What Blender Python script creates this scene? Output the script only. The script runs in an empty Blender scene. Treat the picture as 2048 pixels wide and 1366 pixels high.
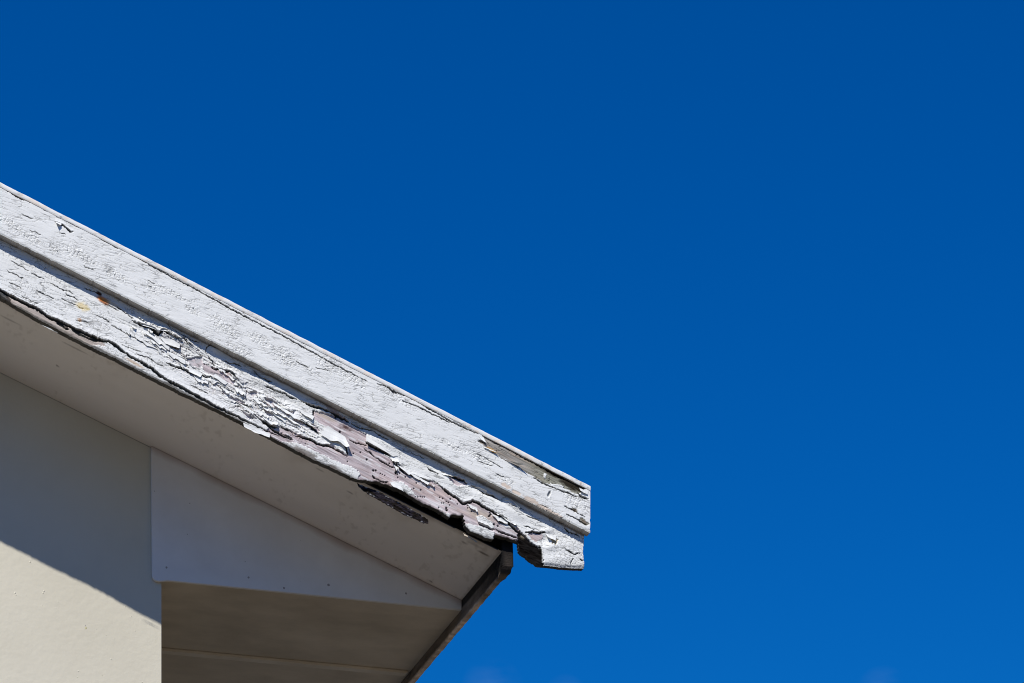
import bpy, math
import numpy as np
from mathutils import Vector

# ------------------------------------------------------------------ camera, sky, sun, exposure
sc = bpy.context.scene
COL = sc.collection
F, TAN, HOR, DIST, EYE = 6000.0, 0.2980, 3240.0, 10.0, 1.6    # a level 105 mm lens with vertical shift
PHI = math.atan(TAN); CP, SP = math.cos(PHI), math.sin(PHI)
cam_d = bpy.data.cameras.new('camera'); cam = bpy.data.objects.new('camera', cam_d); COL.objects.link(cam)
cam.location = (0, -DIST, EYE); cam.rotation_euler = (math.pi / 2, 0, -PHI)
cam_d.sensor_width = 36; cam_d.lens = F / 2048 * 36; cam_d.shift_y = (HOR - 683) / 2048
cam_d.clip_start = 0.1; cam_d.clip_end = 6000
sc.camera = cam

SUN_DX, SUN_DROP = 0.78, 1.370      # per metre travelled towards the wall: drift to the right, fall
L = Vector((SUN_DX, 1, -SUN_DROP)).normalized()
ELEV = math.asin(-L.z); AZ = math.atan2(-L.x, -L.y)            # direction TO the sun
sd = bpy.data.lights.new('sun', 'SUN'); sd.energy = 5.0; sd.angle = math.radians(0.53); sd.color = (1.0, 0.965, 0.91)
so = bpy.data.objects.new('sun', sd); COL.objects.link(so); so.rotation_euler = L.to_track_quat('-Z', 'Y').to_euler(); so.location = (-5, -20, 30)

w = bpy.data.worlds.new('World'); sc.world = w; w.use_nodes = True
nt = w.node_tree; nt.nodes.clear()
def N(t, kind, **kw):
    n = t.nodes.new(kind)
    for k, v in kw.items():
        if k.startswith('i_'):
            n.inputs[int(k[2:])].default_value = v
        else:
            setattr(n, k, v)
    return n
out = N(nt, 'ShaderNodeOutputWorld'); bg = N(nt, 'ShaderNodeBackground'); bg.inputs[1].default_value = 0.1
sky = N(nt, 'ShaderNodeTexSky', sky_type='NISHITA'); sky.sun_disc = False
sky.sun_elevation = ELEV; sky.sun_rotation = AZ
sky.air_density = 1.0; sky.dust_density = 0.0; sky.ozone_density = 6.0
hs = N(nt, 'ShaderNodeHueSaturation'); hs.inputs['Saturation'].default_value = 1.35; hs.inputs['Value'].default_value = 1.0
tint = N(nt, 'ShaderNodeMix', data_type='RGBA', blend_type='MULTIPLY'); tint.inputs[0].default_value = 1.0
tint.inputs[7].default_value = (0.12, 0.70, 0.97, 1)
# thin wisps of cloud low in the sky
tc = N(nt, 'ShaderNodeTexCoord'); sep = N(nt, 'ShaderNodeSeparateXYZ')
nz = N(nt, 'ShaderNodeTexNoise'); nz.inputs['Scale'].default_value = 40.0; nz.inputs['Detail'].default_value = 6
mpw = N(nt, 'ShaderNodeMapping'); mpw.inputs['Scale'].default_value = (1, 1, 2.6); mpw.inputs['Location'].default_value = (0.35, 0.1, 0.2)
mr = N(nt, 'ShaderNodeMapRange'); mr.inputs[1].default_value = 0.42; mr.inputs[2].default_value = 0.75
mm = N(nt, 'ShaderNodeMath', operation='MULTIPLY'); m2 = N(nt, 'ShaderNodeMath', operation='MULTIPLY'); m2.inputs[1].default_value = 0.11
cm = N(nt, 'ShaderNodeMix', data_type='RGBA'); cm.inputs[7].default_value = (4.5, 6.5, 8.0, 1)
lk = nt.links.new
lk(sky.outputs[0], hs.inputs['Color']); lk(hs.outputs[0], tint.inputs[6])
lk(tc.outputs['Generated'], mpw.inputs[0]); lk(mpw.outputs[0], nz.inputs[0]); lk(nz.outputs[0], mr.inputs[0])
lk(tc.outputs['Generated'], sep.inputs[0])
nd = N(nt, 'ShaderNodeVectorMath', operation='NORMALIZE'); lk(tc.outputs['Generated'], nd.inputs[0])
blobs = []
for cu, cv, rad in ((985, 1380, 0.0105), (1765, 1392, 0.0095), (1130, 1395, 0.0075)):   # three wisps, each in its own direction of the sky
    r_, u_ = (cu - 1024) / F, (HOR - cv) / F
    dv = Vector((r_ * CP + SP, -r_ * SP + CP, u_)).normalized()
    di = N(nt, 'ShaderNodeVectorMath', operation='DISTANCE'); di.inputs[1].default_value = dv; lk(nd.outputs[0], di.inputs[0])
    mb = N(nt, 'ShaderNodeMapRange'); mb.inputs[1].default_value = rad; mb.inputs[2].default_value = rad * 0.0; lk(di.outputs['Value'], mb.inputs[0]); blobs.append(mb)
ba = N(nt, 'ShaderNodeMath', operation='MAXIMUM'); bb_ = N(nt, 'ShaderNodeMath', operation='MAXIMUM')
lk(blobs[0].outputs[0], ba.inputs[0]); lk(blobs[1].outputs[0], ba.inputs[1]); lk(ba.outputs[0], bb_.inputs[0]); lk(blobs[2].outputs[0], bb_.inputs[1])
lk(mr.outputs[0], mm.inputs[0]); lk(bb_.outputs[0], mm.inputs[1]); lk(mm.outputs[0], m2.inputs[0])
lk(m2.outputs[0], cm.inputs[0]); lk(tint.outputs[2], cm.inputs[6]); 
# added dimming of the sky near the horizon, to cut fill on the shaded wall
hz = N(nt, 'ShaderNodeMapRange'); hz.interpolation_type = 'SMOOTHSTEP'; hz.inputs[1].default_value = -0.02; hz.inputs[2].default_value = 0.27; hz.inputs[3].default_value = 0.10; hz.inputs[4].default_value = 1.0
hm = N(nt, 'ShaderNodeMix', data_type='RGBA', blend_type='MULTIPLY'); hm.inputs[0].default_value = 1
lk(sep.outputs[2], hz.inputs[0]); lk(cm.outputs[2], hm.inputs[6]); lk(hz.outputs[0], hm.inputs[7]); lk(hm.outputs[2], bg.inputs[0]); lk(bg.outputs[0], out.inputs[0])

sc.view_settings.view_transform = 'Standard'; sc.view_settings.look = 'None'
sc.view_settings.exposure = 0.0; sc.view_settings.gamma = 1.0
sc.render.engine = 'CYCLES'; sc.cycles.max_bounces = 8; sc.cycles.diffuse_bounces = 5
sc.cycles.pixel_filter_type = 'BLACKMAN_HARRIS'; sc.cycles.filter_width = 1.0

# ------------------------------------------------------------------ measuring helpers
def P(u, v, Y):                       # the point of the plane y = Y seen at photograph position (u, v)
    r = (u - 1024) / F; up = (HOR - v) / F
    dx, dy = r * CP + SP, -r * SP + CP
    k = (Y + DIST) / dy
    return np.stack(np.broadcast_arrays(dx * k, np.asarray(Y, float) + 0 * k, EYE + up * k), -1)
def UV(p):
    x, y, z = p[..., 0], p[..., 1] + DIST, p[..., 2] - EYE
    fw = x * SP + y * CP
    return 1024 + F * (x * CP - y * SP) / fw, HOR - F * z / fw
PITCH = math.tan(math.radians(20.9)); X0, Z0 = 1.7152, 5.537
def zz(x): return Z0 - (x - X0) * PITCH           # underside line of the sloping soffit
RIDGE = -2.4
Y_LOW, Y_UP, Y_SOF = -0.525, -0.557, -0.500

def hsh(i, j, s):
    n = (i.astype(np.int64) * 374761393 + j.astype(np.int64) * 668265263 + s * 982451653) & 0x7fffffff
    n = ((n ^ (n >> 13)) * 1274126177) & 0x7fffffff
    return ((n ^ (n >> 16)) & 0xffff) / 65535.0
def vn(x, y, s=0):
    xi, yi = np.floor(x), np.floor(y); fx, fy = x - xi, y - yi
    fx = fx * fx * (3 - 2 * fx); fy = fy * fy * (3 - 2 * fy)
    a = hsh(xi, yi, s); b = hsh(xi + 1, yi, s); c = hsh(xi, yi + 1, s); d = hsh(xi + 1, yi + 1, s)
    return (a * (1 - fx) + b * fx) * (1 - fy) + (c * (1 - fx) + d * fx) * fy
def fbm(x, y, s=0, o=4, g=0.5):
    t, a, n = 0, 1, 0
    for k in range(o):
        t = t + a * vn(x * 2 ** k, y * 2 ** k, s + k * 17); n += a; a *= g
    return t / n
def cellf(x, y, s):                      # distance between nearest and second-nearest seed
    xi, yi = np.floor(x), np.floor(y); d1 = np.full(x.shape, 9.0); d2 = np.full(x.shape, 9.0); cid = np.zeros(x.shape)
    for i in (-1, 0, 1):
        for j in (-1, 0, 1):
            a, b = xi + i, yi + j; px_ = a + .1 + .8 * hsh(a, b, s); py_ = b + .1 + .8 * hsh(a, b, s + 7)
            dd = np.hypot(x - px_, y - py_); nearer = dd < d1
            d2 = np.where(nearer, d1, np.minimum(d2, dd)); cid = np.where(nearer, hsh(a, b, s + 13), cid); d1 = np.minimum(d1, dd)
    return d2 - d1, cid
def sst(a, b, x):
    t = np.clip((x - a) / (b - a), 0, 1); return t * t * (3 - 2 * t)
def segdist(U, V, pts):
    """distance to an open line, the side (positive = below it in the picture) and place along it 0..1"""
    best = np.full(U.shape, 1e9); side = np.zeros(U.shape); tt = np.zeros(U.shape)
    pts = np.array(pts, float); ln = np.hypot(*(pts[1:] - pts[:-1]).T); cum = np.r_[0, np.cumsum(ln)]
    for k in range(len(pts) - 1):
        a, b = pts[k], pts[k + 1]; d = b - a; l2 = max(d @ d, 1e-9)
        t = np.clip(((U - a[0]) * d[0] + (V - a[1]) * d[1]) / l2, 0, 1)
        ex, ey = U - a[0] - t * d[0], V - a[1] - t * d[1]; ds = np.hypot(ex, ey)
        m = ds < best
        best[m] = ds[m]; side[m] = (d[0] * ey - d[1] * ex)[m]; tt[m] = ((cum[k] + t * ln[k]) / cum[-1])[m]
    return best, np.sign(side), tt
def inpoly(U, V, poly):
    """signed distance, positive inside"""
    poly = list(poly); ins = np.zeros(U.shape, bool); n = len(poly)
    for k in range(n):
        (x1, y1), (x2, y2) = poly[k], poly[(k + 1) % n]
        if y1 == y2: continue
        c = ((y1 > V) != (y2 > V)) & (U < (x2 - x1) * (V - y1) / (y2 - y1) + x1)
        ins ^= c
    d, _, _ = segdist(U, V, poly + [poly[0]])
    return np.where(ins, d, -d)

# ------------------------------------------------------------------ materials
def mat(name):
    m = bpy.data.materials.new(name); m.use_nodes = True; t = m.node_tree
    for n in list(t.nodes):
        if n.type != 'OUTPUT_MATERIAL': t.nodes.remove(n)
    b = t.nodes.new('ShaderNodeBsdfPrincipled'); o = [n for n in t.nodes if n.type == 'OUTPUT_MATERIAL'][0]
    t.links.new(b.outputs[0], o.inputs[0]); b.inputs['Roughness'].default_value = 0.6
    b.inputs['Specular IOR Level'].default_value = 0.3
    return m, t, b
def noise_color(name, c1, c2, scale, rough=0.75, bump=0.2, bscale=200, stretch=(1, 1, 1), spec=0.25, spots=None, bd=0.002):
    m, t, b = mat(name); l = t.links.new
    co = N(t, 'ShaderNodeTexCoord'); mp = N(t, 'ShaderNodeMapping'); mp.inputs['Scale'].default_value = stretch
    n1 = N(t, 'ShaderNodeTexNoise'); n1.inputs['Scale'].default_value = scale; n1.inputs['Detail'].default_value = 7; n1.inputs['Roughness'].default_value = 0.6
    r = N(t, 'ShaderNodeMapRange'); r.inputs[1].default_value = 0.3; r.inputs[2].default_value = 0.7
    mx = N(t, 'ShaderNodeMix', data_type='RGBA'); mx.inputs[6].default_value = (*c1, 1); mx.inputs[7].default_value = (*c2, 1)
    l(co.outputs['Object'], mp.inputs[0]); l(mp.outputs[0], n1.inputs[0]); l(n1.outputs[0], r.inputs[0]); l(r.outputs[0], mx.inputs[0])
    last = mx.outputs[2]
    if spots:
        v = N(t, 'ShaderNodeTexVoronoi'); v.inputs['Scale'].default_value = spots[0]
        l(co.outputs['Object'], v.inputs['Vector'])
        rr = N(t, 'ShaderNodeMapRange'); rr.inputs[1].default_value = spots[1]; rr.inputs[2].default_value = spots[1] * 0.6
        rn = N(t, 'ShaderNodeSeparateColor'); l(v.outputs['Color'], rn.inputs[0])
        gt = N(t, 'ShaderNodeMath', operation='GREATER_THAN'); gt.inputs[1].default_value = spots[3]; l(rn.outputs[0], gt.inputs[0])
        ml_ = N(t, 'ShaderNodeMath', operation='MULTIPLY'); l(v.outputs['Distance'], rr.inputs[0]); l(rr.outputs[0], ml_.inputs[0]); l(gt.outputs[0], ml_.inputs[1])
        m3 = N(t, 'ShaderNodeMix', data_type='RGBA'); m3.inputs[7].default_value = (*spots[2], 1)
        l(ml_.outputs[0], m3.inputs[0]); l(last, m3.inputs[6]); last = m3.outputs[2]
    l(last, b.inputs['Base Color'])
    n2 = N(t, 'ShaderNodeTexNoise'); n2.inputs['Scale'].default_value = bscale; n2.inputs['Detail'].default_value = 4
    l(mp.outputs[0], n2.inputs[0])
    bp = N(t, 'ShaderNodeBump'); bp.inputs['Strength'].default_value = bump; bp.inputs['Distance'].default_value = bd
    l(n2.outputs[0], bp.inputs['Height']); l(bp.outputs[0], b.inputs['Normal'])
    b.inputs['Roughness'].default_value = rough; b.inputs['Specular IOR Level'].default_value = spec
    return m

def edge_dirt(m, col, w, k, along=7.0):
    t = m.node_tree; l = t.links.new; b = [n for n in t.nodes if n.type == 'BSDF_PRINCIPLED'][0]
    src = b.inputs['Base Color'].links[0].from_socket
    co = N(t, 'ShaderNodeTexCoord'); sp = N(t, 'ShaderNodeSeparateXYZ'); l(co.outputs['Object'], sp.inputs[0])
    a = N(t, 'ShaderNodeMath', operation='MULTIPLY_ADD'); a.inputs[1].default_value = PITCH; l(sp.outputs[0], a.inputs[0]); l(sp.outputs[2], a.inputs[2])
    n = N(t, 'ShaderNodeTexNoise'); n.inputs['Scale'].default_value = along; n.inputs['Detail'].default_value = 6; l(co.outputs['Object'], n.inputs[0])
    a2 = N(t, 'ShaderNodeMath', operation='MULTIPLY_ADD'); a2.inputs[1].default_value = w * 1.6; l(n.outputs[0], a2.inputs[0]); l(a.outputs[0], a2.inputs[2])
    r = N(t, 'ShaderNodeMapRange'); top = Z0 + X0 * PITCH + w * 0.8; r.inputs[1].default_value = top - w; r.inputs[2].default_value = top; r.inputs[3].default_value = 0; r.inputs[4].default_value = k
    l(a2.outputs[0], r.inputs[0])
    mx = N(t, 'ShaderNodeMix', data_type='RGBA'); mx.inputs[7].default_value = (*col, 1); l(r.outputs[0], mx.inputs[0]); l(src, mx.inputs[6]); l(mx.outputs[2], b.inputs['Base Color'])
def board_material(name, clen, chgt, cthr, amount, cluster, gloss=0.55):
    """colour and paint cover come from the mesh; fine cracks along the grain and crazing are added here"""
    m, t, b = mat(name); l = t.links.new
    at = N(t, 'ShaderNodeAttribute', attribute_name='Col')
    co = N(t, 'ShaderNodeTexCoord')
    mp = N(t, 'ShaderNodeMapping'); mp.inputs['Rotation'].default_value = (0, -math.radians(14), 0)
    l(co.outputs['Object'], mp.inputs[0])
    wn = N(t, 'ShaderNodeTexNoise'); wn.inputs['Scale'].default_value = 45; wn.inputs['Detail'].default_value = 3
    l(mp.outputs[0], wn.inputs[0])
    wa = N(t, 'ShaderNodeVectorMath', operation='MULTIPLY_ADD'); wa.inputs[1].default_value = (0.012, 0, 0.012); l(wn.outputs['Color'], wa.inputs[0]); l(mp.outputs[0], wa.inputs[2])
    ms = N(t, 'ShaderNodeMapping'); ms.inputs['Scale'].default_value = (1 / clen, 0, 1 / chgt); l(wa.outputs[0], ms.inputs[0])
    vo = N(t, 'ShaderNodeTexVoronoi', feature='DISTANCE_TO_EDGE'); vo.inputs['Scale'].default_value = 1; l(ms.outputs[0], vo.inputs['Vector'])
    r1 = N(t, 'ShaderNodeMapRange'); r1.inputs[1].default_value = cthr; r1.inputs[2].default_value = cthr * 0.35; l(vo.outputs['Distance'], r1.inputs[0])
    bn = N(t, 'ShaderNodeTexNoise'); bn.inputs['Scale'].default_value = 16; bn.inputs['Detail'].default_value = 3; l(mp.outputs[0], bn.inputs[0])
    br = N(t, 'ShaderNodeMapRange'); br.inputs[1].default_value = amount; br.inputs[2].default_value = amount + 0.14; l(bn.outputs[0], br.inputs[0])
    k1 = N(t, 'ShaderNodeMath', operation='MULTIPLY'); l(r1.outputs[0], k1.inputs[0]); l(br.outputs[0], k1.inputs[1])
    # crazed clusters
    ms2 = N(t, 'ShaderNodeMapping'); ms2.inputs['Scale'].default_value = (1 / 0.016, 0, 1 / 0.009); l(wa.outputs[0], ms2.inputs[0])
    v2 = N(t, 'ShaderNodeTexVoronoi', feature='DISTANCE_TO_EDGE'); v2.inputs['Scale'].default_value = 1; l(ms2.outputs[0], v2.inputs['Vector'])
    r2 = N(t, 'ShaderNodeMapRange'); r2.inputs[1].default_value = 0.11; r2.inputs[2].default_value = 0.03; l(v2.outputs['Distance'], r2.inputs[0])
    cn = N(t, 'ShaderNodeTexNoise'); cn.inputs['Scale'].default_value = 7; cn.inputs['Detail'].default_value = 4; l(mp.outputs[0], cn.inputs[0])
    cr = N(t, 'ShaderNodeMapRange'); cr.inputs[1].default_value = cluster; cr.inputs[2].default_value = cluster + 0.1; l(cn.outputs[0], cr.inputs[0])
    k2 = N(t, 'ShaderNodeMath', operation='MULTIPLY'); l(r2.outputs[0], k2.inputs[0]); l(cr.outputs[0], k2.inputs[1])
    k3 = N(t, 'ShaderNodeMath', operation='MAXIMUM'); l(k1.outputs[0], k3.inputs[0]); l(k2.outputs[0], k3.inputs[1])
    k4 = N(t, 'ShaderNodeMath', operation='MULTIPLY'); l(k3.outputs[0], k4.inputs[0]); l(at.outputs['Alpha'], k4.inputs[1])
    k5 = N(t, 'ShaderNodeMath', operation='MULTIPLY'); k5.inputs[1].default_value = 0.6; l(k4.outputs[0], k5.inputs[0])
    # mottling of the paint, grain of the bare wood
    gn = N(t, 'ShaderNodeTexNoise'); gn.inputs['Scale'].default_value = 1; gn.inputs['Detail'].default_value = 6
    mg = N(t, 'ShaderNodeMapping'); mg.inputs['Rotation'].default_value = (0, -math.radians(20.9), 0)
    mg2 = N(t, 'ShaderNodeMapping'); mg2.inputs['Scale'].default_value = (14, 14, 240)
    l(co.outputs['Object'], mg.inputs[0]); l(mg.outputs[0], mg2.inputs[0]); l(mg2.outputs[0], gn.inputs[0])
    gr = N(t, 'ShaderNodeMapRange'); gr.inputs[1].default_value = 0.3; gr.inputs[2].default_value = 0.7; gr.inputs[3].default_value = 0.66; gr.inputs[4].default_value = 1.12
    l(gn.outputs[0], gr.inputs[0])
    inv = N(t, 'ShaderNodeMath', operation='SUBTRACT'); inv.inputs[0].default_value = 1.08; l(at.outputs['Alpha'], inv.inputs[1])
    mg3 = N(t, 'ShaderNodeMix', data_type='RGBA', blend_type='MULTIPLY'); l(inv.outputs[0], mg3.inputs[0]); l(at.outputs['Color'], mg3.inputs[6]); l(gr.outputs[0], mg3.inputs[7])
    mx = N(t, 'ShaderNodeMix', data_type='RGBA'); mx.inputs[7].default_value = (0.10, 0.10, 0.095, 1)
    l(k5.outputs[0], mx.inputs[0]); l(mg3.outputs[2], mx.inputs[6]); l(mx.outputs[2], b.inputs['Base Color'])
    # relief
    fn = N(t, 'ShaderNodeTexNoise'); fn.inputs['Scale'].default_value = 160; fn.inputs['Detail'].default_value = 4; l(co.outputs['Object'], fn.inputs[0])
    s1 = N(t, 'ShaderNodeMath', operation='MULTIPLY_ADD'); s1.inputs[1].default_value = -0.9; l(k4.outputs[0], s1.inputs[0])
    s0 = N(t, 'ShaderNodeMath', operation='MULTIPLY'); s0.inputs[1].default_value = 0.55; l(fn.outputs[0], s0.inputs[0])
    s2 = N(t, 'ShaderNodeMath', operation='MULTIPLY_ADD'); s2.inputs[1].default_value = 0.5; l(gn.outputs[0], s2.inputs[0]); l(s0.outputs[0], s2.inputs[2])
    l(s2.outputs[0], s1.inputs[2])
    bp = N(t, 'ShaderNodeBump'); bp.inputs['Strength'].default_value = 0.35; bp.inputs['Distance'].default_value = 0.0012
    l(s1.outputs[0], bp.inputs['Height']); l(bp.outputs[0], b.inputs['Normal'])
    sm = N(t, 'ShaderNodeMath', operation='MULTIPLY'); sm.inputs[1].default_value = 0.33; l(at.outputs['Alpha'], sm.inputs[0]); l(sm.outputs[0], b.inputs['Specular IOR Level'])
    b.inputs['Roughness'].default_value = gloss
    return m

M_UP = board_material('cracked_white_paint', 0.085, 0.0085, 0.05, 0.50, 0.62)
M_LOW = board_material('peeling_white_paint', 0.11, 0.014, 0.05, 0.50, 0.68)
M_WALL = noise_color('cream_render', (0.60, 0.56, 0.45), (0.67, 0.63, 0.515), 2.2, rough=0.9, bump=0.32, bscale=45, spec=0.15, bd=0.003, spots=(9, 0.02, (0.30, 0.27, 0.2), 0.8))
M_TRI = noise_color('off_white_sheet', (0.72, 0.695, 0.655), (0.82, 0.795, 0.755), 5.0, bump=0.15, bscale=120, rough=0.6, spots=(26, 0.045, (0.12, 0.08, 0.06), 0.72))
edge_dirt(M_TRI, (0.40, 0.28, 0.22), 0.03, 0.75)
M_EAVE = noise_color('tan_eave_sheet', (0.50, 0.43, 0.325), (0.70, 0.61, 0.475), 4.0, bump=0.2, bscale=90, stretch=(1, 1.5, 1), rough=0.7, spots=(22, 0.03, (0.05, 0.035, 0.02), 0.8))
M_STRIP = noise_color('painted_cover_strip', (0.62, 0.54, 0.42), (0.78, 0.70, 0.57), 6, bump=0.3, bscale=90, rough=0.6)
M_ROOF = noise_color('grey_roof_sheet', (0.25, 0.26, 0.27), (0.33, 0.33, 0.34), 4)
M_GRD = noise_color('dry_ground', (0.092, 0.078, 0.058), (0.126, 0.108, 0.083), 0.4, rough=1, bscale=5, bump=0.5)
M_PLAIN = noise_color('white_painted_timber', (0.72, 0.73, 0.75), (0.78, 0.79, 0.80), 8, bump=0.3, bscale=120)

# ------------------------------------------------------------------ object helpers
def link(name, verts, faces, m, parent=None, cols=None, smooth=False, loops_col=None):
    me = bpy.data.meshes.new(name)
    me.from_pydata([tuple(v) for v in verts] if not isinstance(verts, np.ndarray) else verts.tolist(), [], faces if isinstance(faces, list) else faces.tolist())
    if cols is not None:
        a = me.color_attributes.new('Col', 'FLOAT_COLOR', 'POINT'); a.data.foreach_set('color', np.asarray(cols, np.float32).ravel())
    if smooth: me.polygons.foreach_set('use_smooth', np.ones(len(me.polygons), bool))
    me.materials.append(m); me.update()
    o = bpy.data.objects.new(name, me); COL.objects.link(o)
    if parent: o.parent = parent
    return o
def prism(name, poly_xz, ya, yb, m, parent, bevel=0.0):
    n = len(poly_xz); vs = [(x, ya, z) for x, z in poly_xz] + [(x, yb, z) for x, z in poly_xz]
    fs = [list(range(n)), list(range(2 * n - 1, n - 1, -1))] + [[i, i + n, (i + 1) % n + n, (i + 1) % n] for i in range(n)]
    o = link(name, vs, fs, m, parent)
    import bmesh
    bm = bmesh.new(); bm.from_mesh(o.data); bmesh.ops.recalc_face_normals(bm, faces=bm.faces)
    if bevel: bmesh.ops.bevel(bm, geom=bm.edges[:], offset=bevel, segments=2, affect='EDGES')
    bm.to_mesh(o.data); bm.free()
    return o
def box(name, a, b, m, parent, bevel=0.0):
    return prism(name, [(a[0], a[2]), (b[0], a[2]), (b[0], b[2]), (a[0], b[2])], a[1], b[1], m, parent, bevel)

def relief_board(name, X, Zz, Yb, H, keep, cols, thick, m, parent, side_col, extra=None, lip=0.0):
    """a sheet of small faces whose relief stands towards -y, with side walls of the given thickness"""
    nr, nc = X.shape
    front = np.stack([X, Yb - H, Zz], -1).reshape(-1, 3)
    idx = np.arange(nr * nc).reshape(nr, nc)
    q = np.stack([idx[:-1, :-1], idx[1:, :-1], idx[1:, 1:], idx[:-1, 1:]], -1)
    kf = keep[:-1, :-1] & keep[1:, :-1] & keep[1:, 1:] & keep[:-1, 1:]
    q = q[kf].reshape(-1, 4)
    used = np.unique(q); rm = -np.ones(nr * nc, int); rm[used] = np.arange(len(used))
    q = rm[q]; V = front[used]; C = cols.reshape(-1, 4)[used]
    e = np.concatenate([q[:, [0, 1]], q[:, [1, 2]], q[:, [2, 3]], q[:, [3, 0]]])
    key = np.sort(e, 1); _, inv, cnt = np.unique(key, axis=0, return_inverse=True, return_counts=True)
    be = e[cnt[inv.ravel()] == 1]
    bv = np.unique(be); n0 = len(V); m1 = -np.ones(n0, int); m1[bv] = np.arange(len(bv)) + n0
    m2_ = m1 + len(bv)
    A = V[bv].copy(); B = V[bv].copy(); B[:, 1] = Yb + thick
    sc_ = np.array(side_col, float); sc4 = np.tile(sc_, (len(bv), 1)) * np.r_[1, 1, 1, 1]
    j = 0.75 + 0.5 * fbm(A[:, 0] * 60, A[:, 2] * 60, 5)[:, None]; sc4[:, :3] *= j
    verts = np.concatenate([V, A, B]); C = np.concatenate([C, sc4, sc4])
    sides = np.stack([be[:, 0], be[:, 1]], -1)
    sf = np.stack([m1[sides[:, 1]], m1[sides[:, 0]], m2_[sides[:, 0]], m2_[sides[:, 1]]], -1)
    faces = np.concatenate([q, sf]).tolist()
    if extra is not None:
        ev, ef, ec = extra; k = len(verts)
        verts = np.concatenate([verts, ev]); C = np.concatenate([C, ec]); faces += [[i + k for i in f] for f in ef]
    o = link(name, verts, faces, m, parent, C, smooth=True)
    if extra is not None:                      # the plain lengths keep their hard edges
        sm = np.ones(len(faces), bool); sm[-len(extra[1]):] = False; o.data.polygons.foreach_set('use_smooth', sm)
    return o

def beam(xa, xb, oa, ob, ya, yb, col=(0.76, 0.77, 0.79, 1)):
    """plain length of sloping board for the stretch outside the picture; runs on the slope of its side of the ridge"""
    vs = []
    for x in (xa, xb):
        xx = x if x >= RIDGE else 2 * RIDGE - x
        for o_, y in ((oa, ya), (ob, ya), (ob, yb), (oa, yb)):
            vs.append((x, y, zz(xx) + o_))
    f = [[0, 1, 2, 3], [7, 6, 5, 4]] + [[i, i + 4, (i + 1) % 4 + 4, (i + 1) % 4] for i in range(4)]
    return np.array(vs, float), f, np.tile(np.array(col, float), (8, 1))
def join_extra(*parts):
    V, Fc, C = [], [], []; k = 0
    for v, f, c in parts:
        V.append(v); C.append(c); Fc += [[i + k for i in q] for q in f]; k += len(v)
    return np.concatenate(V), Fc, np.concatenate(C)

WHITE = np.array([0.785, 0.79, 0.765]); PINK = np.array([0.62, 0.53, 0.535]); TAN = np.array([0.50, 0.42, 0.34])
GREYW = np.array([0.33, 0.305, 0.275]); ROT = np.array([0.007, 0.0055, 0.005]); PEACH = np.array([0.70, 0.57, 0.46])
def mixc(C, col, k): return C * (1 - k[..., None]) + np.asarray(col) * k[..., None]

# ------------------------------------------------------------------ ground
def tagd(o, **k):
    for a, b in k.items(): o[a] = b
    return o
gv = [(-3000, -3000, 0), (3000, -3000, 0), (3000, 3000, 0), (-3000, 3000, 0)]
tagd(link('ground', gv, [[0, 1, 2, 3]], M_GRD), kind='structure')

# ------------------------------------------------------------------ the house
house = bpy.data.objects.new('house', None); COL.objects.link(house)
tagd(house, label='cream rendered house with a weathered white gable eave, seen against deep blue sky', category='house')
WX = 1.7507                      # wall corner
BACK = 9.0
zs = 5.0918                      # level soffit under the eave
XF = 2.7958                      # inner face of the fascia board
wl = 2 * RIDGE - WX
# gable wall with the other walls in one shell
wall_poly = [(wl, 0), (WX, 0), (WX, zz(WX) - 0.0005), (RIDGE, zz(RIDGE) - 0.0005), (wl, zz(WX) - 0.0005)]
prism('wall', wall_poly, 0.0, BACK, M_WALL, house, bevel=0.0008)

# ---- sloping soffit between gable wall and barge boards
def grid_xy(xs, ys, zf):
    X, Y = np.meshgrid(xs, ys); return np.stack([X, Y, zf(X, Y)], -1)
xs = np.arange(0.3, XF + 0.003, 0.005); xs[-1] = XF - 0.001; ys = np.linspace(Y_SOF, -0.0005, 100)
G = grid_xy(xs, ys, lambda X, Y: zz(X)); U, V = UV(G)
fr = (G[..., 1] - Y_SOF)                                    # distance from the front edge
base = np.array([0.75, 0.695, 0.65]); C = np.ones(G.shape) * base
C = C * (0.93 + 0.12 * fbm(G[..., 0] * 3, G[..., 1] * 9, 3))[..., None]
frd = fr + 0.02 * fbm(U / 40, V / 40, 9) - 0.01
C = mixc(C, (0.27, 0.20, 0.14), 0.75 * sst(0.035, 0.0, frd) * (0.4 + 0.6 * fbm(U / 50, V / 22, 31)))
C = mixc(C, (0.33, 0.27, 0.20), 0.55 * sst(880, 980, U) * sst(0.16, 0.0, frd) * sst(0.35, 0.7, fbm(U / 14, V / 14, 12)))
C = mixc(C, (0.36, 0.29, 0.23), 0.25 * sst(.56, .75, fbm(U / 90, V / 60, 33)) * sst(0.30, 0.02, fr))
C = mixc(C, (0.30, 0.25, 0.20), 0.22 * sst(.60, .75, fbm(U / 8, V / 8, 34)) * sst(.45, .6, fbm(U / 90, V / 90, 35)))
for (u, v, ru, rv, k) in ((967, 1107, 13, 2.5, .8), (840, 972, 9, 2, .5), (780, 1020, 10, 2, .0), (928, 1085, 6, 2.5, .5), (115, 732, 3, 2.2, .8), (862, 1163, 4, 2, .6),
                          (640, 940, 10, 2, .4), (700, 985, 8, 2, .5), (20, 640, 26, 2, .4), (150, 696, 30, 2, .5), (950, 1090, 16, 3, .3)):
    du, dv = U - u, V - v - 0.5 * (U - u)
    C = mixc(C, (0.10, 0.07, 0.05), k * sst(1.2, 0.3, np.hypot(du / ru, dv / rv) + 0.5 * fbm(U / 5, V / 5, 4) - 0.25))
d, s_, t_ = segdist(U, V, [(1000, 1103), (922, 1203)])
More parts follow.
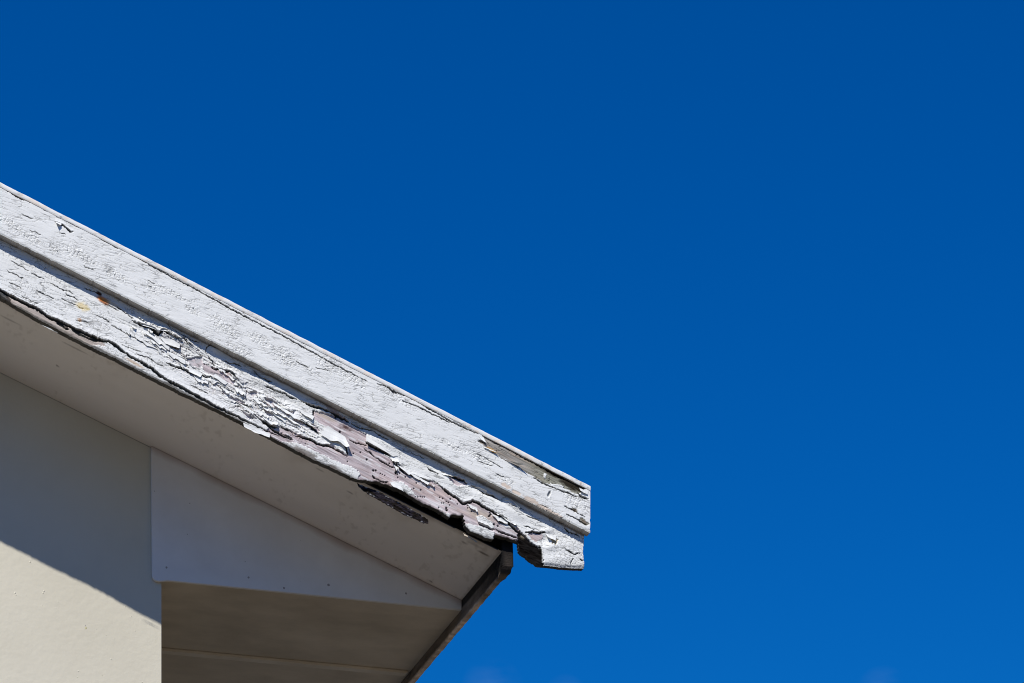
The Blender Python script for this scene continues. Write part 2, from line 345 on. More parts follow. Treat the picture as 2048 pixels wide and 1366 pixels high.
C = mixc(C, (0.2, 0.15, 0.1), 0.6 * sst(9, 0, d + 6 * fbm(U / 6, V / 6, 8)))
d, s_, t_ = segdist(U, V, [(302, 895), (922, 1205)])
C = mixc(C, (0.3, 0.22, 0.18), 0.5 * sst(5, 0, d + 5 * fbm(U / 12, V / 12, 18)))
M_SOF, t_s, b_s = mat('dusty_white_soffit')
a_ = N(t_s, 'ShaderNodeAttribute', attribute_name='Col'); t_s.links.new(a_.outputs['Color'], b_s.inputs['Base Color'])
n_ = N(t_s, 'ShaderNodeTexNoise'); n_.inputs['Scale'].default_value = 60; bb = N(t_s, 'ShaderNodeBump'); bb.inputs['Strength'].default_value = 0.15; bb.inputs['Distance'].default_value = 0.003
t_s.links.new(n_.outputs[0], bb.inputs['Height']); t_s.links.new(bb.outputs[0], b_s.inputs['Normal']); b_s.inputs['Roughness'].default_value = 0.7
nr, nc = G.shape[:2]; idx = np.arange(nr * nc).reshape(nr, nc)
q = np.stack([idx[:-1, :-1], idx[1:, :-1], idx[1:, 1:], idx[:-1, 1:]], -1).reshape(-1, 4).tolist()
vv = G.reshape(-1, 3); cc = np.concatenate([C.reshape(-1, 3), np.ones((nr * nc, 1))], 1)
ex = join_extra(beam(XF - 0.001, 0.3, 0.0005, 0.0035, Y_SOF, -0.0005, (0.05, 0.04, 0.03, 1)), beam(0.3, RIDGE, 0, 0.010, Y_SOF, -0.0005, (*base, 1)),
                beam(RIDGE, 2 * RIDGE - XF, 0, 0.010, Y_SOF, -0.0005, (*base, 1)))
k0 = len(vv)
sof = link('soffit_panel', np.concatenate([vv, ex[0]]), q + [[i + k0 for i in f] for f in ex[1]], M_SOF, house, np.concatenate([cc, ex[2]]))
sof['label'] = 'sloping off white soffit sheet, stained brown along the barge board'

# ---- triangular closing board of the boxed eave
def pt(u, v, Y=0.0): p = P(u, v, Y); return (float(p[0]), float(p[2]))
gap = 0.0009
tri = [pt(302.5, 895, -.016), pt(304.5, 1146, -.016), pt(305.5, 1155, -.016), pt(309.5, 1160, -.016), pt(318, 1162.5, -.016)]
tri = [(x, z) for x, z in tri]
tri[0] = (tri[0][0], zz(tri[0][0]) - gap)
tri += [(WX + 0.02, zs - 0.001), (XF - 0.002, zs - 0.001), (XF - 0.002, zz(XF) - gap)]
tr = prism('eave_end_panel', tri, -0.016, -0.002, M_TRI, house, bevel=0.0012)
tr['label'] = 'triangular pale grey panel closing the end of the boxed eave'

# ---- level soffit sheets, cover strips, fascia and roof; mirrored for the far eave (outside the picture)
joints = [0.70, 1.90, 3.10, 4.30, 5.50, 6.70, 7.90]
for side in (1, -1):
    def sx(x): return x if side == 1 else 2 * RIDGE - x
    edges = [-0.0015] + joints + [BACK]
    for a, b in zip(edges[:-1], edges[1:]):
        x0, x1 = sorted((sx(WX + 0.001), sx(XF - 0.001)))
        box('eave_soffit_sheet', (x0, a + 0.002, zs), (x1, b - 0.002, zs + 0.006), M_EAVE, house)
    for y in joints:
        x0, x1 = sorted((sx(WX + 0.001), sx(XF - 0.012)))
        box('cover_strip', (x0, y - 0.022, zs - 0.011), (x1, y + 0.020, zs - 0.0005), M_STRIP, house, bevel=0.003)
# fascia: dense mesh so that its rough mouldy front end can be shaped
M_FAS = noise_color('weathered_fascia_timber', (0.13, 0.105, 0.085), (0.27, 0.225, 0.19), 9, bump=0.7, bscale=70, stretch=(4, 1, 4), rough=0.85, bd=0.004)
t = M_FAS.node_tree; pb = [n for n in t.nodes if n.type == 'BSDF_PRINCIPLED'][0]
src = pb.inputs['Base Color'].links[0].from_socket
at = N(t, 'ShaderNodeAttribute', attribute_name='Col'); mxx = N(t, 'ShaderNodeMix', data_type='RGBA', blend_type='MULTIPLY'); mxx.inputs[0].default_value = 1
t.links.new(src, mxx.inputs[6]); t.links.new(at.outputs['Color'], mxx.inputs[7]); t.links.new(mxx.outputs[2], pb.inputs['Base Color'])
FB = zs - 0.039; FT = zz(XF) + 0.24; FW = 0.021
for side in (1, -1):
    yl = np.r_[np.arange(-0.497, 0.9, 0.006), np.linspace(0.91, BACK, 30)]
    # closed outline of the section, in (x, z)
    sec = [(XF, FT)] + [(XF, z) for z in np.linspace(zs + 0.08, FB + 0.002, 16)] + [(XF + 0.002, FB)] + [(x, FB) for x in np.linspace(XF + 0.006, XF + FW - 0.003, 4)] + [(XF + FW, FB + 0.003)] + [(XF + FW, z) for z in np.linspace(FB + 0.02, FT, 5)]
    n = len(sec); vs = []; cs = []
    S = np.array(sec)
    for k, y in enumerate(yl):
        p = S.copy(); fr_ = max(0.0, 1 - (y + 0.497) / 0.28)
        rg = fbm(S[:, 1] * 90 + 3, np.full(n, y * 40), 7) - 0.5
        low = S[:, 1] < zs + 0.06
        p[:, 0] += np.where(low, rg * (0.002 + 0.008 * fr_), 0); 
        rz = vn(np.full(n, y * 55.0), np.zeros(n), 3) + 0.5 * vn(np.full(n, y * 170.0), np.zeros(n), 4) - 0.75
        p[:, 1] += np.where(S[:, 1] < FB + 0.01, rz * (0.0025 + 0.004 * fr_), 0)
        # rounded, rotted lower corner at the front
        d0 = y + 0.497
        if d0 < 0.02: p[:, 1] = np.maximum(p[:, 1], FB + 0.02 * (1 - d0 / 0.02) ** 1.6)
        fl = (1 - min(1, max(0, d0 / 0.075))) ; p[:, 0] += np.where(S[:, 0] > XF + .004, 0.018 * fl ** 1.3, 0); p[:, 1] += np.where(low, 0.009 * fl, 0)
        m_ = np.clip(1.05 - 1.0 * sst(0.50, 0.0, d0 + 0.25 * (fbm(S[:, 1] * 50, np.full(n, y * 12), 11) - 0.5)), 0.04, 1.0)
        edge = np.where(S[:, 1] < FB + 0.006, 3.6 * (0.6 + 0.8 * float(vn(np.array(y * 45.0), np.array(2.0), 15))), 1.0)
        m_ = np.where(S[:, 1] < FB + 0.006, np.maximum(m_, 0.45), m_)
        m_ = np.where((S[:, 1] > zs + 0.002) & (y < 0.0), m_ * .12, m_) * (0.10 + 0.9 * min(1, max(0, (d0 - 0.012) / 0.07)))  # crevice shade beside the sloping soffit put into the colour; front end darker still
        px = np.where((S[:, 0] > XF + 0.001) & (side == -1), 1, 1)
        for (x, z), c in zip(p, m_ * edge):
            vs.append((x if side == 1 else 2 * RIDGE - x, y, z)); cs.append((c, c * 0.97, c * 0.92, 1))
    fs = []
    for k in range(len(yl) - 1):
        for i in range(n - 1):
            a = k * n + i; fs.append([a, a + 1, a + n + 1, a + n])
        fs.append([k * n + n - 1, k * n, k * n + n, k * n + 2 * n - 1])
    fs.append(list(range(n))[::-1]); fs.append([(len(yl) - 1) * n + i for i in range(n)])
    fo = link('fascia_board', vs, fs, M_FAS, house, cs)
    fo['label'] = 'dark weathered eave fascia board, rotted at its front end'
# roof slab (two slopes)
for side in (1, -1):
    def sx(x): return x if side == 1 else 2 * RIDGE - x
    xe = XF + FW + 0.002
    poly = [(sx(RIDGE), zz(RIDGE) + 0.262), (sx(xe), zz(xe) + 0.262), (sx(xe), zz(xe) + 0.292), (sx(RIDGE), zz(RIDGE) + 0.292)]
    r = prism('roof', poly, -0.515, BACK + 0.4, M_ROOF, house)

# ------------------------------------------------------------------ lower barge board
st = 0.00135
xa, xb = 0.45, 3.0765
X, Q = np.meshgrid(np.arange(xa, xb, st), np.arange(0.205, -0.030, -st))
Z = zz(X) + Q
U, V = UV(np.stack([X, np.full_like(X, Y_LOW), Z], -1))
# ragged reading coordinates for torn edges
ru = U + 5.0 * (fbm(U / 9, V / 9, 21, 3) - 0.5) + 2.5 * (vn(U / 2.5, V / 2.5, 22) - 0.5)
rv = V + 5.0 * (fbm(U / 9, V / 9, 23, 3) - 0.5) + 2.5 * (vn(U / 2.5, V / 2.5, 24) - 0.5)
al = (U + 0.5 * V) ; ac = (V - 0.51 * U)               # along and across the board
bott = [(-900, 139), (-500, 342), (-250, 463), (-80, 553), (0, 594), (30, 612), (73, 637), (117, 661), (181, 694), (249, 727), (287, 747), (360, 784), (425, 815), (489, 847), (515, 861), (537, 872), (570, 889), (596, 904),
        (625, 919), (669, 939), (700, 954), (715, 961), (752, 964), (780, 973), (809, 985), (837, 1003), (874, 1020), (899, 1037), (905, 1031), (927, 1033), (930, 1052), (942, 1064), (970, 1076),
        (986, 1079), (990, 1070), (1018, 1078), (1037, 1084), (1039, 1102), (1058, 1118), (1077, 1130), (1088, 1131), (1120, 1135), (1150, 1137), (1200, 1139)]
bu, bv = zip(*bott)
vb = np.interp(U + 1.6 * (vn(U / 3, V / 3, 41) - .5) * 2, bu, bv) + np.where(U > 1086, 1.2, np.where(U < 700, 2.0, 5.0)) * (fbm(U / 14, V * 0 + 3, 42, 4, .6) - 0.5)
keep = V < vb
# plumb-cut end, slightly hollowed
ue = np.interp(V, [1060, 1075, 1095, 1110, 1128, 1136, 1140], [1170, 1168.5, 1166.5, 1166, 1168.5, 1169, 1165]) + 0.8 * (fbm(V / 4, V * 0, 44) - .5) * 2
keep &= U < ue

wood = [
 [(10, 584), (16, 587), (50, 605), (88, 624), (95, 632), (120, 642), (138, 651), (168, 665), (205, 680), (212, 692), (180, 690), (150, 684), (110, 664), (70, 643), (40, 625), (20, 610)],
 [(402, 726), (425, 735), (454, 744), (472, 761), (466, 768), (448, 764), (425, 752), (407, 741)],
 [(628, 822), (669, 833), (640, 802), (662, 812), (692, 838), (699, 852), (733, 868), (731, 883), (754, 898), (780, 918), (798, 930), (823, 950), (851, 961), (865, 964), (900, 987), (926, 1006), (944, 1001), (965, 1011), (992, 1027), (1011, 1037),
  (1038, 1058), (1040, 1090), (1018, 1085), (990, 1080), (960, 1075), (928, 1060), (900, 1045), (874, 1028), (837, 1010), (780, 982), (710, 966), (719, 949), (713, 938), (669, 921), (625, 900), (590, 884), (560, 884), (540, 878), (520, 862),
  (546, 856), (560, 856), (581, 863), (613, 878), (639, 889), (658, 891), (672, 880), (663, 864), (642, 849), (626, 836)],
 [(903, 954), (915, 953), (928, 961), (936, 972), (913, 971), (898, 959)],
 [(1057, 1067), (1072, 1066), (1086, 1070), (1084, 1080), (1074, 1083), (1062, 1077)],
 [(1101, 1073), (1108, 1072), (1115, 1082), (1112, 1091), (1103, 1087)],
]
white = [
 [(584, 883), (625, 900), (669, 921), (713, 938), (719, 950), (701, 951), (712, 960), (695, 957), (663, 940), (625, 920), (596, 903), (575, 890)],
 [(780, 968), (790, 962), (803, 963), (823, 978), (831, 993), (809, 988)],
 [(880, 1020), (900, 1029), (902, 1040), (888, 1032)],
 [(930, 1047), (944, 1049), (971, 1057), (989, 1064), (989, 1080), (968, 1076), (942, 1066), (929, 1056)],
 [(952, 1032), (968, 1032), (988, 1050), (988, 1057), (973, 1053), (957, 1046)],
 [(979, 1026), (1000, 1034), (1016, 1040), (1033, 1057), (1014, 1056), (1000, 1044), (988, 1034)],
 [(648, 868), (672, 872), (688, 879), (697, 898), (697, 910), (680, 903), (664, 890), (655, 880)],
]
pw = np.full(U.shape, -99.0)
for p_ in wood: pw = np.maximum(pw, inpoly(ru, rv, p_))
pwh = np.full(U.shape, -99.0)
for p_ in white: pwh = np.maximum(pwh, inpoly(ru, rv, p_))
pw = np.minimum(pw, -pwh)
bare = sst(-0.5, 0.5, pw)                                # 1 = bare wood

# rotten end grain
rotp = [(1036, 1062), (1046, 1068), (1056, 1080), (1076, 1094), (1083, 1098), (1086, 1121), (1092, 1140), (1070, 1145), (1030, 1110)]
ro = sst(-1.5, 1.5, inpoly(ru, rv, rotp))
bedge = vb - V                                           # px above the lower edge
ro = np.maximum(ro, sst(5, 0, bedge + 5 * (fbm(U / 8, V / 8, 51) - .5)) * sst(712, 735, U) * sst(1050, 1035, U))
ro = np.maximum(ro, sst(-2, 1, inpoly(ru, rv, [(-90, 535), (0, 580), (12, 585), (22, 600), (24, 615), (0, 606), (-90, 560)])) * 0.85)

# loose paint: undulation, long blisters, scales in the worst stretch
h = 2.2 + 1.2 * (fbm(al / 70, ac / 16, 61) - .5) + 0.5 * (fbm(al / 14, ac / 5, 62) - .5)
cz = np.array([(250, 640), (320, 680), (400, 735), (480, 790), (540, 820), (620, 862)])
dz, sz, tz = segdist(U, V, [tuple(a) for a in cz])
zone = sst(44, 12, dz + 14 * (fbm(al / 40, ac / 15, 63) - .5)) * sst(255, 370, U) * sst(690, 600, U)
zone = np.maximum(zone, 0.5 * sst(0.5, .7, fbm(al / 60, ac / 22, 64)) * sst(660, 560, U) * sst(330, 420, U))
h += 0.0
zone2 = sst(690, 800, U) * sst(-40, -50, ac * 0 - 60) * 0.35
ph = ac / 12.0 + 3.0 * fbm(al / 60, ac / 26, 65, 4) + 0.9 * fbm(al / 9, ac / 5, 66, 3)
ph2 = ac / 4.5 + 3.5 * fbm(al / 34, ac / 15, 67, 4)
fr1 = ph - np.floor(ph); fr2 = ph2 - np.floor(ph2)
on = sst(.35, .6, fbm(al / 45, ac / 12, 68))
h += zone * (4.2 * fr1 ** 1.8 * (0.35 + 0.65 * on) + 1.6 * fr2 ** 1.5 - 1.5)
scar = zone * sst(0.24, 0.10, fr1) * sst(.47, .58, fbm(al / 22, ac / 8, 69))
bare = np.maximum(bare, scar * 0.8)

def ridge(pts, A, Lup, groove, gw, dn=0.0, ldn=1.0, taper=True, dark=True):
    """torn edge: paint above the line lifts away by A mm, a dark groove opens along it"""
    global h, CR
    d, s, tt_ = segdist(ru * .6 + U * .4, rv * .6 + V * .4 + 1.6 * (vn(U / 3.5, V / 9, 78) - .5), pts)
    tp = np.clip(np.minimum(tt_, 1 - tt_) * 6, 0, 1) if taper else 1.0
    up = (s < 0)
    endc = sst(Lup * 1.0, 0, d)
    h = h + np.where(up, A * LIFT * endc ** 2.2 * tp, dn * sst(ldn, 0, d) * tp)
    wv = gw * (0.45 + 1.1 * fbm(U / 12, V / 12, 71)) * (tp if taper else 1)
    g = np.where(~up, sst(wv + .6, wv - .6, d), sst(0.9, 0.1, d)) * (wv > 0.35)
    h = h - groove * g
    if dark: CR = np.maximum(CR, g)
CR = np.zeros(U.shape); LIFT = 0.55
# the long split above the lower edge
ridge([(-80, 545), (-20, 570), (0, 579), (16, 588), (50, 605), (88, 624), (95, 632), (120, 642), (138, 651), (168, 665), (205, 680), (226, 684), (242, 699), (264, 714), (300, 733), (322, 752), (372, 779), (440, 817), (484, 837), (527, 858), (571, 877)],
      5.0, 16, 7, 4.2)
CR = np.maximum(CR, 0.8 * zone * sst(.07, .02, fr1) * sst(.42, .55, fbm(al / 16, ac / 6, 88)))  # shade of the recesses below each scale, darkened in with the cracks
CR = np.maximum(CR, 0.7 * zone * sst(.06, .02, fr2) * sst(.5, .6, fbm(al / 14, ac / 6, 89)))
ridge([(112, 640), (126, 649), (140, 660)], 1, 6, 5, 5)
ridge([(140, 655), (162, 668), (186, 677), (205, 683)], 1, 4, 6, 4)
# big burst blister on the left
ridge([(262, 641), (280, 648), (293, 652), (303, 656), (310, 662), (318, 668), (322, 662), (330, 661), (338, 667), (352, 678), (362, 678)], 11.0, 20, 12, 3.4)
ridge([(366, 674), (376, 688), (384, 693)], 8.0, 12, 6, 2.2)
ridge([(320, 668), (335, 690), (360, 700)], 3.0, 14, 2, .8)
ridge([(420, 735), (440, 738), (463, 745), (476, 762)], 5, 9, 6, 2.6)
ridge([(330, 725), (352, 733), (368, 738), (385, 748), (402, 757)], 4, 10, 6, 2.6)
ridge([(398, 745), (412, 756), (425, 752)], 3, 7, 5, 1.8)
ridge([(525, 771), (540, 777), (555, 782), (572, 789), (585, 797), (597, 802)], 3, 10, 6, 1.5)
ridge([(504, 828), (520, 838), (534, 848), (545, 858), (560, 868), (585, 880)], 3.5, 9, 7, 3)
ridge([(523, 845), (540, 850), (555, 856)], 4, 7, 6, 3)
ridge([(545, 858), (565, 870), (588, 880)], .5, 5, 6, 1.3)
ridge([(600, 801), (625, 811), (645, 817), (670, 828), (690, 838), (700, 848)], 1.5, 8, 8, 4.0)
ridge([(697, 846), (722, 856), (745, 862), (762, 872), (780, 882)], 1.5, 8, 6, 1.5)
ridge([(628, 820), (628, 829), (625, 834)], 2, 5, 4, 3)
ridge([(586, 870), (613, 877), (639, 889), (658, 891), (680, 903), (698, 915)], 4, 10, 4, 2)
ridge([(560, 854), (581, 862)], 3, 8, 5, 2)
ridge([(606, 843), (622, 850), (632, 860), (640, 870)], 4, 10, 7, 4.5)
ridge([(688, 880), (692, 895), (697, 912)], 0, 3, 3, 2.5)  # cast shadow of the curl above, drawn as a dark groove
ridge([(560, 865), (587, 878)], 0, 3, 4, 1)
ridge([(730, 884), (740, 889), (754, 897), (772, 905), (782, 914)], 6.5, 16, 5, 3.6)
ridge([(780, 918), (798, 930), (805, 940), (815, 948), (823, 950), (840, 956), (851, 961), (865, 964)], 4.5, 12, 5, 2.6)
ridge([(865, 962), (880, 972), (900, 987), (915, 997), (926, 1007), (944, 1002), (955, 1004), (965, 1011), (978, 1018), (992, 1027), (1005, 1033), (1018, 1045), (1028, 1055), (1040, 1066), (1055, 1080), (1066, 1092)], 5.5, 18, 8, 3.6)
ridge([(725, 896), (740, 905), (752, 916), (765, 923), (782, 932), (793, 937)], .3, 4, 7, 1.9)
ridge([(697, 879), (715, 886), (735, 893)], .3, 3, 4, 1.0)
ridge([(795, 922), (794, 935), (793, 946), (797, 950)], 0, 3, 8, 3.0)
ridge([(744, 949), (750, 956), (762, 961), (779, 966)], 1, 6, 6, 2.0)
ridge([(854, 964), (855, 972)], 0, 3, 6, 3.0)
ridge([(853, 934), (862, 942), (878, 949)], 2.5, 8, 5, 1.6)
ridge([(880, 944), (893, 950), (910, 954), (928, 961), (935, 970)], 3, 7, 7, 2.4)
ridge([(940, 970), (958, 978), (972, 988), (985, 992), (996, 999)], 4, 8, 6, 2.4)
ridge([(955, 1046), (968, 1052), (984, 1058), (990, 1059)], 2, 6, 6, 2.0)
ridge([(975, 1034), (982, 1029), (978, 1025)], 2, 5, 5, 2)
ridge([(990, 1058), (1010, 1066), (1030, 1074), (1038, 1078)], 1, 5, 8, 3.2)
ridge([(992, 1036), (1003, 1045), (1012, 1050)], 1, 4, 4, 1.6)
ridge([(1048, 1066), (1064, 1064), (1078, 1066), (1088, 1064), (1094, 1070)], 4, 10, 5, 2.2)
ridge([(1078, 1092), (1083, 1099), (1085, 1112)], 3, 6, 6, 2)
ridge([(1046, 1052), (1058, 1056), (1070, 1062)], 1.5, 6, 4, 1.2)
ridge([(1128, 1055), (1138, 1064), (1150, 1068), (1160, 1074)], 0.5, 4, 6, 2.6)
ridge([(1128, 1098), (1140, 1104), (1150, 1109), (1162, 1105)], 3, 10, 4, 1.9)
ridge([(1147, 1116), (1144, 1123), (1141, 1130)], 1, 4, 4, 1.2)
ridge([(1160, 1118), (1166, 1124)], 1, 4, 4, 1.2)
ridge([(440, 720), (460, 726), (475, 730)], 1.5, 6, 4, 1.0)
ridge([(508, 742), (520, 754), (545, 766)], 2, 7, 6, 1.6)
ridge([(466, 725), (484, 734)], .5, 4, 5, 1.6)
ridge([(330, 645), (345, 660), (380, 680), (405, 687)], .8, 6, 4, 1.2)
ridge([(410, 706), (412, 695), (420, 690), (432, 698)], 3.5, 8, 4, 1.6)
ridge([(414, 712), (425, 722), (430, 735)], 1.5, 5, 4, 1.4)
for (a, b, c, d_) in ((12, 540, 50, 560), (18, 566, 44, 578), (60, 545, 92, 560), (70, 580, 110, 600), (98, 566, 150, 590), (120, 596, 170, 620), (130, 588, 160, 602), (150, 640, 178, 648), (165, 575, 205, 592),
                      (190, 628, 222, 646), (205, 606, 240, 622), (220, 650, 260, 670), (230, 612, 270, 640), (240, 690, 285, 706), (256, 668, 300, 694), (270, 705, 310, 722), (286, 680, 330, 708), (300, 720, 330, 735), (40, 590, 80, 610),
                      (345, 700, 380, 722), (430, 770, 470, 786), (470, 800, 505, 818), (440, 690, 480, 708), (560, 742, 600, 762), (820, 905, 850, 918), (900, 925, 940, 944), (1000, 975, 1040, 990), (1020, 1010, 1050, 1022), (1050, 1030, 1080, 1044), (380, 770, 420, 790),
                      (960, 950, 1010, 972), (1060, 1008, 1100, 1030), (1095, 1035, 1130, 1050), (650, 800, 690, 815), (20, 520, 60, 545)):
    pts = [(a + (c - a) * k / 5, b + (d_ - b) * k / 5 + 2.4 * (vn(np.array(a * .1 + k * 1.0), np.array(b * .3), 81) - .5)) for k in range(6)]
    ridge(pts, 0.9, 6, 2.2, 1.0)
ca, sa = math.cos(math.radians(20)), math.sin(math.radians(20)); a1, a2 = U * ca + V * sa, -U * sa + V * ca
e2, id2 = cellf(a1 / 50 + .8 * fbm(a1 / 22, a2 / 7, 167), a2 / 8 + .9 * fbm(a1 / 25, a2 / 10, 168), 19)
fine = sst(.075, .02, e2) * sst(.38, .55, fbm(a1 / 36, a2 / 12, 169))
e3, id3 = cellf(al / 10 + fbm(U / 7, V / 7, 170), ac / 6 + fbm(U / 7, V / 7, 171), 25)
craze = sst(.12, .03, e3) * np.maximum(sst(.56, .66, fbm(al / 30, ac / 14, 172)), sst(1088, 1110, U) * .9)
fine = np.maximum(fine, craze)
h = h + .3 * (id2 - .5) + .5 * (fbm(U / 3.2, V / 3.2, 173, 2) - .5) - 1.2 * fine * (1 - bare); CR = np.maximum(CR, .5 * fine * (1 - bare))
# broad dents and blisters
def blob(u, v, ru_, rv_, ang, A):
    global h
    du, dv = U - u, V - v; ca, sa = math.cos(ang), math.sin(ang)
    a, b = (du * ca + dv * sa) / ru_, (-du * sa + dv * ca) / rv_
    h = h + A * np.exp(-(a * a + b * b) * 1.2)
g_ = math.radians(27)
for bl in ((330, 668, 34, 12, g_, 7), (352, 672, 16, 8, g_, 5), (345, 690, 30, 10, g_, -4), (375, 683, 18, 9, g_, 6), (470, 755, 22, 10, g_, 6), (395, 700, 22, 7, g_, 4), (560, 780, 50, 9, g_, 3.5), (640, 815, 30, 8, g_, 3.5),
           (500, 830, 40, 8, g_, 4), (570, 800, 20, 8, g_, -4), (535, 800, 22, 8, g_, 4.5), (760, 885, 36, 10, g_, 5), (745, 888, 16, 4, g_, -4), (900, 965, 60, 9, g_, 3), (980, 1005, 70, 10, g_, 4), (1040, 1030, 40, 10, g_, 3),
           (1085, 1080, 16, 10, 0, -5), (1100, 1095, 14, 8, 0, 4), (1140, 1090, 22, 14, 0, 3), (1095, 1062, 12, 7, 0, 4), (1120, 1118, 30, 9, 0, 2.5), (1020, 1006, 10, 6, g_, 8), (1032, 1016, 10, 5, g_, 5), (270, 655, 50, 7, g_, -2.5), (300, 664, 40, 6, g_, -3),
           (430, 700, 14, 7, g_, 6), (520, 765, 30, 7, g_, 3), (600, 850, 30, 6, g_, -2), (215, 600, 30, 8, g_, 1.5), (1064, 1060, 18, 9, g_, 3)):
    blob(*bl)
# boards are weather-worn: wood level under the paint
hw = -0.4 + 0.9 * (fbm(al / 90, ac / 3.0, 91, 4) - .5) + 1.8 * (fbm(al / 60, ac / 20, 92) - .5)
h = h * (1 - bare) + (hw - 6.0 * CR) * bare
shaded_recess = np.zeros(U.shape)  # peeled recesses; the grey of their shade goes into the colour
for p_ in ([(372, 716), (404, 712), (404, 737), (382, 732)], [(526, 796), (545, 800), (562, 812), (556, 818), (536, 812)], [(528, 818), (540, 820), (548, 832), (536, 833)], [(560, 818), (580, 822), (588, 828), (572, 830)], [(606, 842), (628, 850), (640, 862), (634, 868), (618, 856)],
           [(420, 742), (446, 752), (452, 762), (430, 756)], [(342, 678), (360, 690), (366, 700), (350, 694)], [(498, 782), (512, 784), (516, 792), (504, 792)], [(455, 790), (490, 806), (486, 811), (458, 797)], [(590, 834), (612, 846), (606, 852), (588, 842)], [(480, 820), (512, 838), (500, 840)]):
    shaded_recess = np.maximum(shaded_recess, sst(-.5, .6, inpoly(ru, rv, p_)))
h = h * (1 - shaded_recess) + shaded_recess * (-2.2 + .6 * (fbm(al / 20, ac / 4, 96) - .5))
rr = fbm(al / 18, ac / 5, 95, 4)
h = h * (1 - ro) + (-9.0 + 9.0 * rr) * ro
# underside arris of the end chunk
h = np.where((U > 1086), h - 5.0 * sst(9, 0, bedge) ** 1.5, h)
# nail and beetle holes
holes = [(721, 905, 1.2), (734, 919, 1.8), (707, 907, 1.1), (695, 923, 1.0), (747, 941, 2.0), (752, 941, 1.6), (761, 947, .9), (765, 949, .9), (770, 951, .9), (796, 955, 1.1), (779, 927, 1.2), (802, 940, 1.2), (811, 954, 1.1), (833, 966, 1.2),
         (828, 977, 1.1), (842, 980, 1.1), (836, 994, 1.0), (841, 993, .9), (845, 994, .9), (849, 994, 1.0), (880, 995, 1.0), (886, 997, 1.0), (901, 998, 1.3), (893, 1003, 1.0), (897, 1005, 1.3), (900, 1010, .9), (884, 1006, .8), (888, 1006, .8), (915, 1008, .9),
         (878, 1015, 1.1), (894, 1020, 2.6), (893, 1016, 2.0), (943, 1023, 1.0), (936, 1016, .9), (935, 1011, .8), (679, 868, 2.6), (680, 864, 2.2), (988, 1049, 2.4), (996, 1052, 1.6), (671, 835, 2.0), (800, 946, 1.2)]
dotk = np.zeros(U.shape)
for (u, v, r_) in holes:
    dd = np.hypot(U - u, V - v); k = sst(r_ + .9, r_ * .5, dd); dotk = np.maximum(dotk, k)
h = h - 4 * dotk
h = np.where(U < 1030, h * (1 - 0.75 * sst(9, 0, bedge)), h)
h = np.clip(h, -16, 24)

# colours (the materials' own, plus shade put into the recesses)
C = np.ones(U.shape + (3,)) * WHITE
C = C * (0.95 + 0.09 * fbm(al / 40, ac / 14, 101))[..., None]
C = mixc(C, (0.66, 0.62, 0.62), 0.45 * zone * sst(.4, .7, fbm(al / 20, ac / 6, 102)))
wc = np.ones(U.shape + (3,)) * PINK
wc = mixc(wc, (0.36, 0.33, 0.35), 0.6 * sst(.45, .7, fbm(al / 70, ac / 7, 103)))
wc = mixc(wc, (0.56, 0.43, 0.38), 0.6 * sst(.5, .75, fbm(al / 90, ac / 12, 104)))
wc = mixc(wc, (0.60, 0.53, 0.54), 0.6 * sst(.5, .7, fbm(al / 50, ac / 9, 105)))
wc = mixc(wc, (0.74, 0.72, 0.72), 0.75 * sst(.56, .68, fbm(al / 26, ac / 4.5, 125)))
wc = mixc(wc, (0.30, 0.24, 0.25), 0.7 * sst(.60, .72, fbm(al / 40, ac / 2.6, 126)))
wc = mixc(wc, TAN, sst(12, 4, np.abs(U - 640 + (V - 832) * 0)) * 0.0 + 0.7 * sst(1, .3, np.hypot((U - 650) / 30, (V - 833 - .45 * (U - 650)) / 7)))
wc = mixc(wc, (0.07, 0.03, 0.03), 0.9 * sst(1, .2, np.hypot((U - 692) / 22, (V - 856 - .3 * (U - 692)) / 8) + .9 * (fbm(U / 4, V / 3, 106) - .4)))
wc = mixc(wc, TAN, 0.8 * sst(1, .4, np.hypot((U - 960) / 34, (V - 1030 - .35 * (U - 960)) / 14) + .4 * (fbm(U / 9, V / 9, 107) - .5)))
wc = mixc(wc, (0.46, 0.40, 0.33), 0.7 * sst(240, 200, U))
wc = mixc(wc, (0.5, 0.43, 0.30), 1.0 * sst(1095, 1100, U))
C = C * (1 - bare[..., None]) + wc * bare[..., None]
C = mixc(C, (0.48, 0.46, 0.47), .9 * shaded_recess); C = mixc(C, PINK, .8 * shaded_recess * sst(.45, .6, fbm(al / 14, ac / 6, 131)))  # recess shade mixed in as grey, with some bare pink wood
C = mixc(C, (0.028, 0.03, 0.026), 0.97 * np.clip(CR, 0, 1))
# white crumbs and dirty paint below the long split
C = mixc(C, (0.42, 0.37, 0.30), 0.6 * sst(12, 3, bedge) * sst(.45, .6, fbm(al / 22, ac / 5, 108)) * sst(620, 300, U))
C = mixc(C, (0.10, 0.095, 0.085), 0.92 * sst(6.5, 2.5, bedge + 7 * (fbm(al / 30, ac / 6, 109) - .5)) * sst(470, 330, U))
C = mixc(C, (0.09, 0.085, 0.08), 0.9 * sst(5, 1, bedge + 5 * (fbm(al / 30, ac / 6, 119) - .5)) * sst(330, 400, U) * sst(730, 700, U))
C = mixc(C, (0.13, 0.10, 0.08), 0.8 * sst(14, 6, bedge + 9 * (fbm(al / 24, ac / 5, 129) - .5)) * sst(540, 560, U) * sst(700, 660, U) * sst(.45, .6, fbm(al / 30, ac / 9, 130)))
C = mixc(C, (0.60, 0.46, 0.33), 0.8 * sst(1, .4, np.hypot((U - 270) / 26, (V - 727 - .55 * (U - 270)) / 4.5) + .5 * (fbm(U / 8, V / 3, 110) - .5)))
C = mixc(C, ROT + 0.02 * (rr[..., None] ** 3), ro)
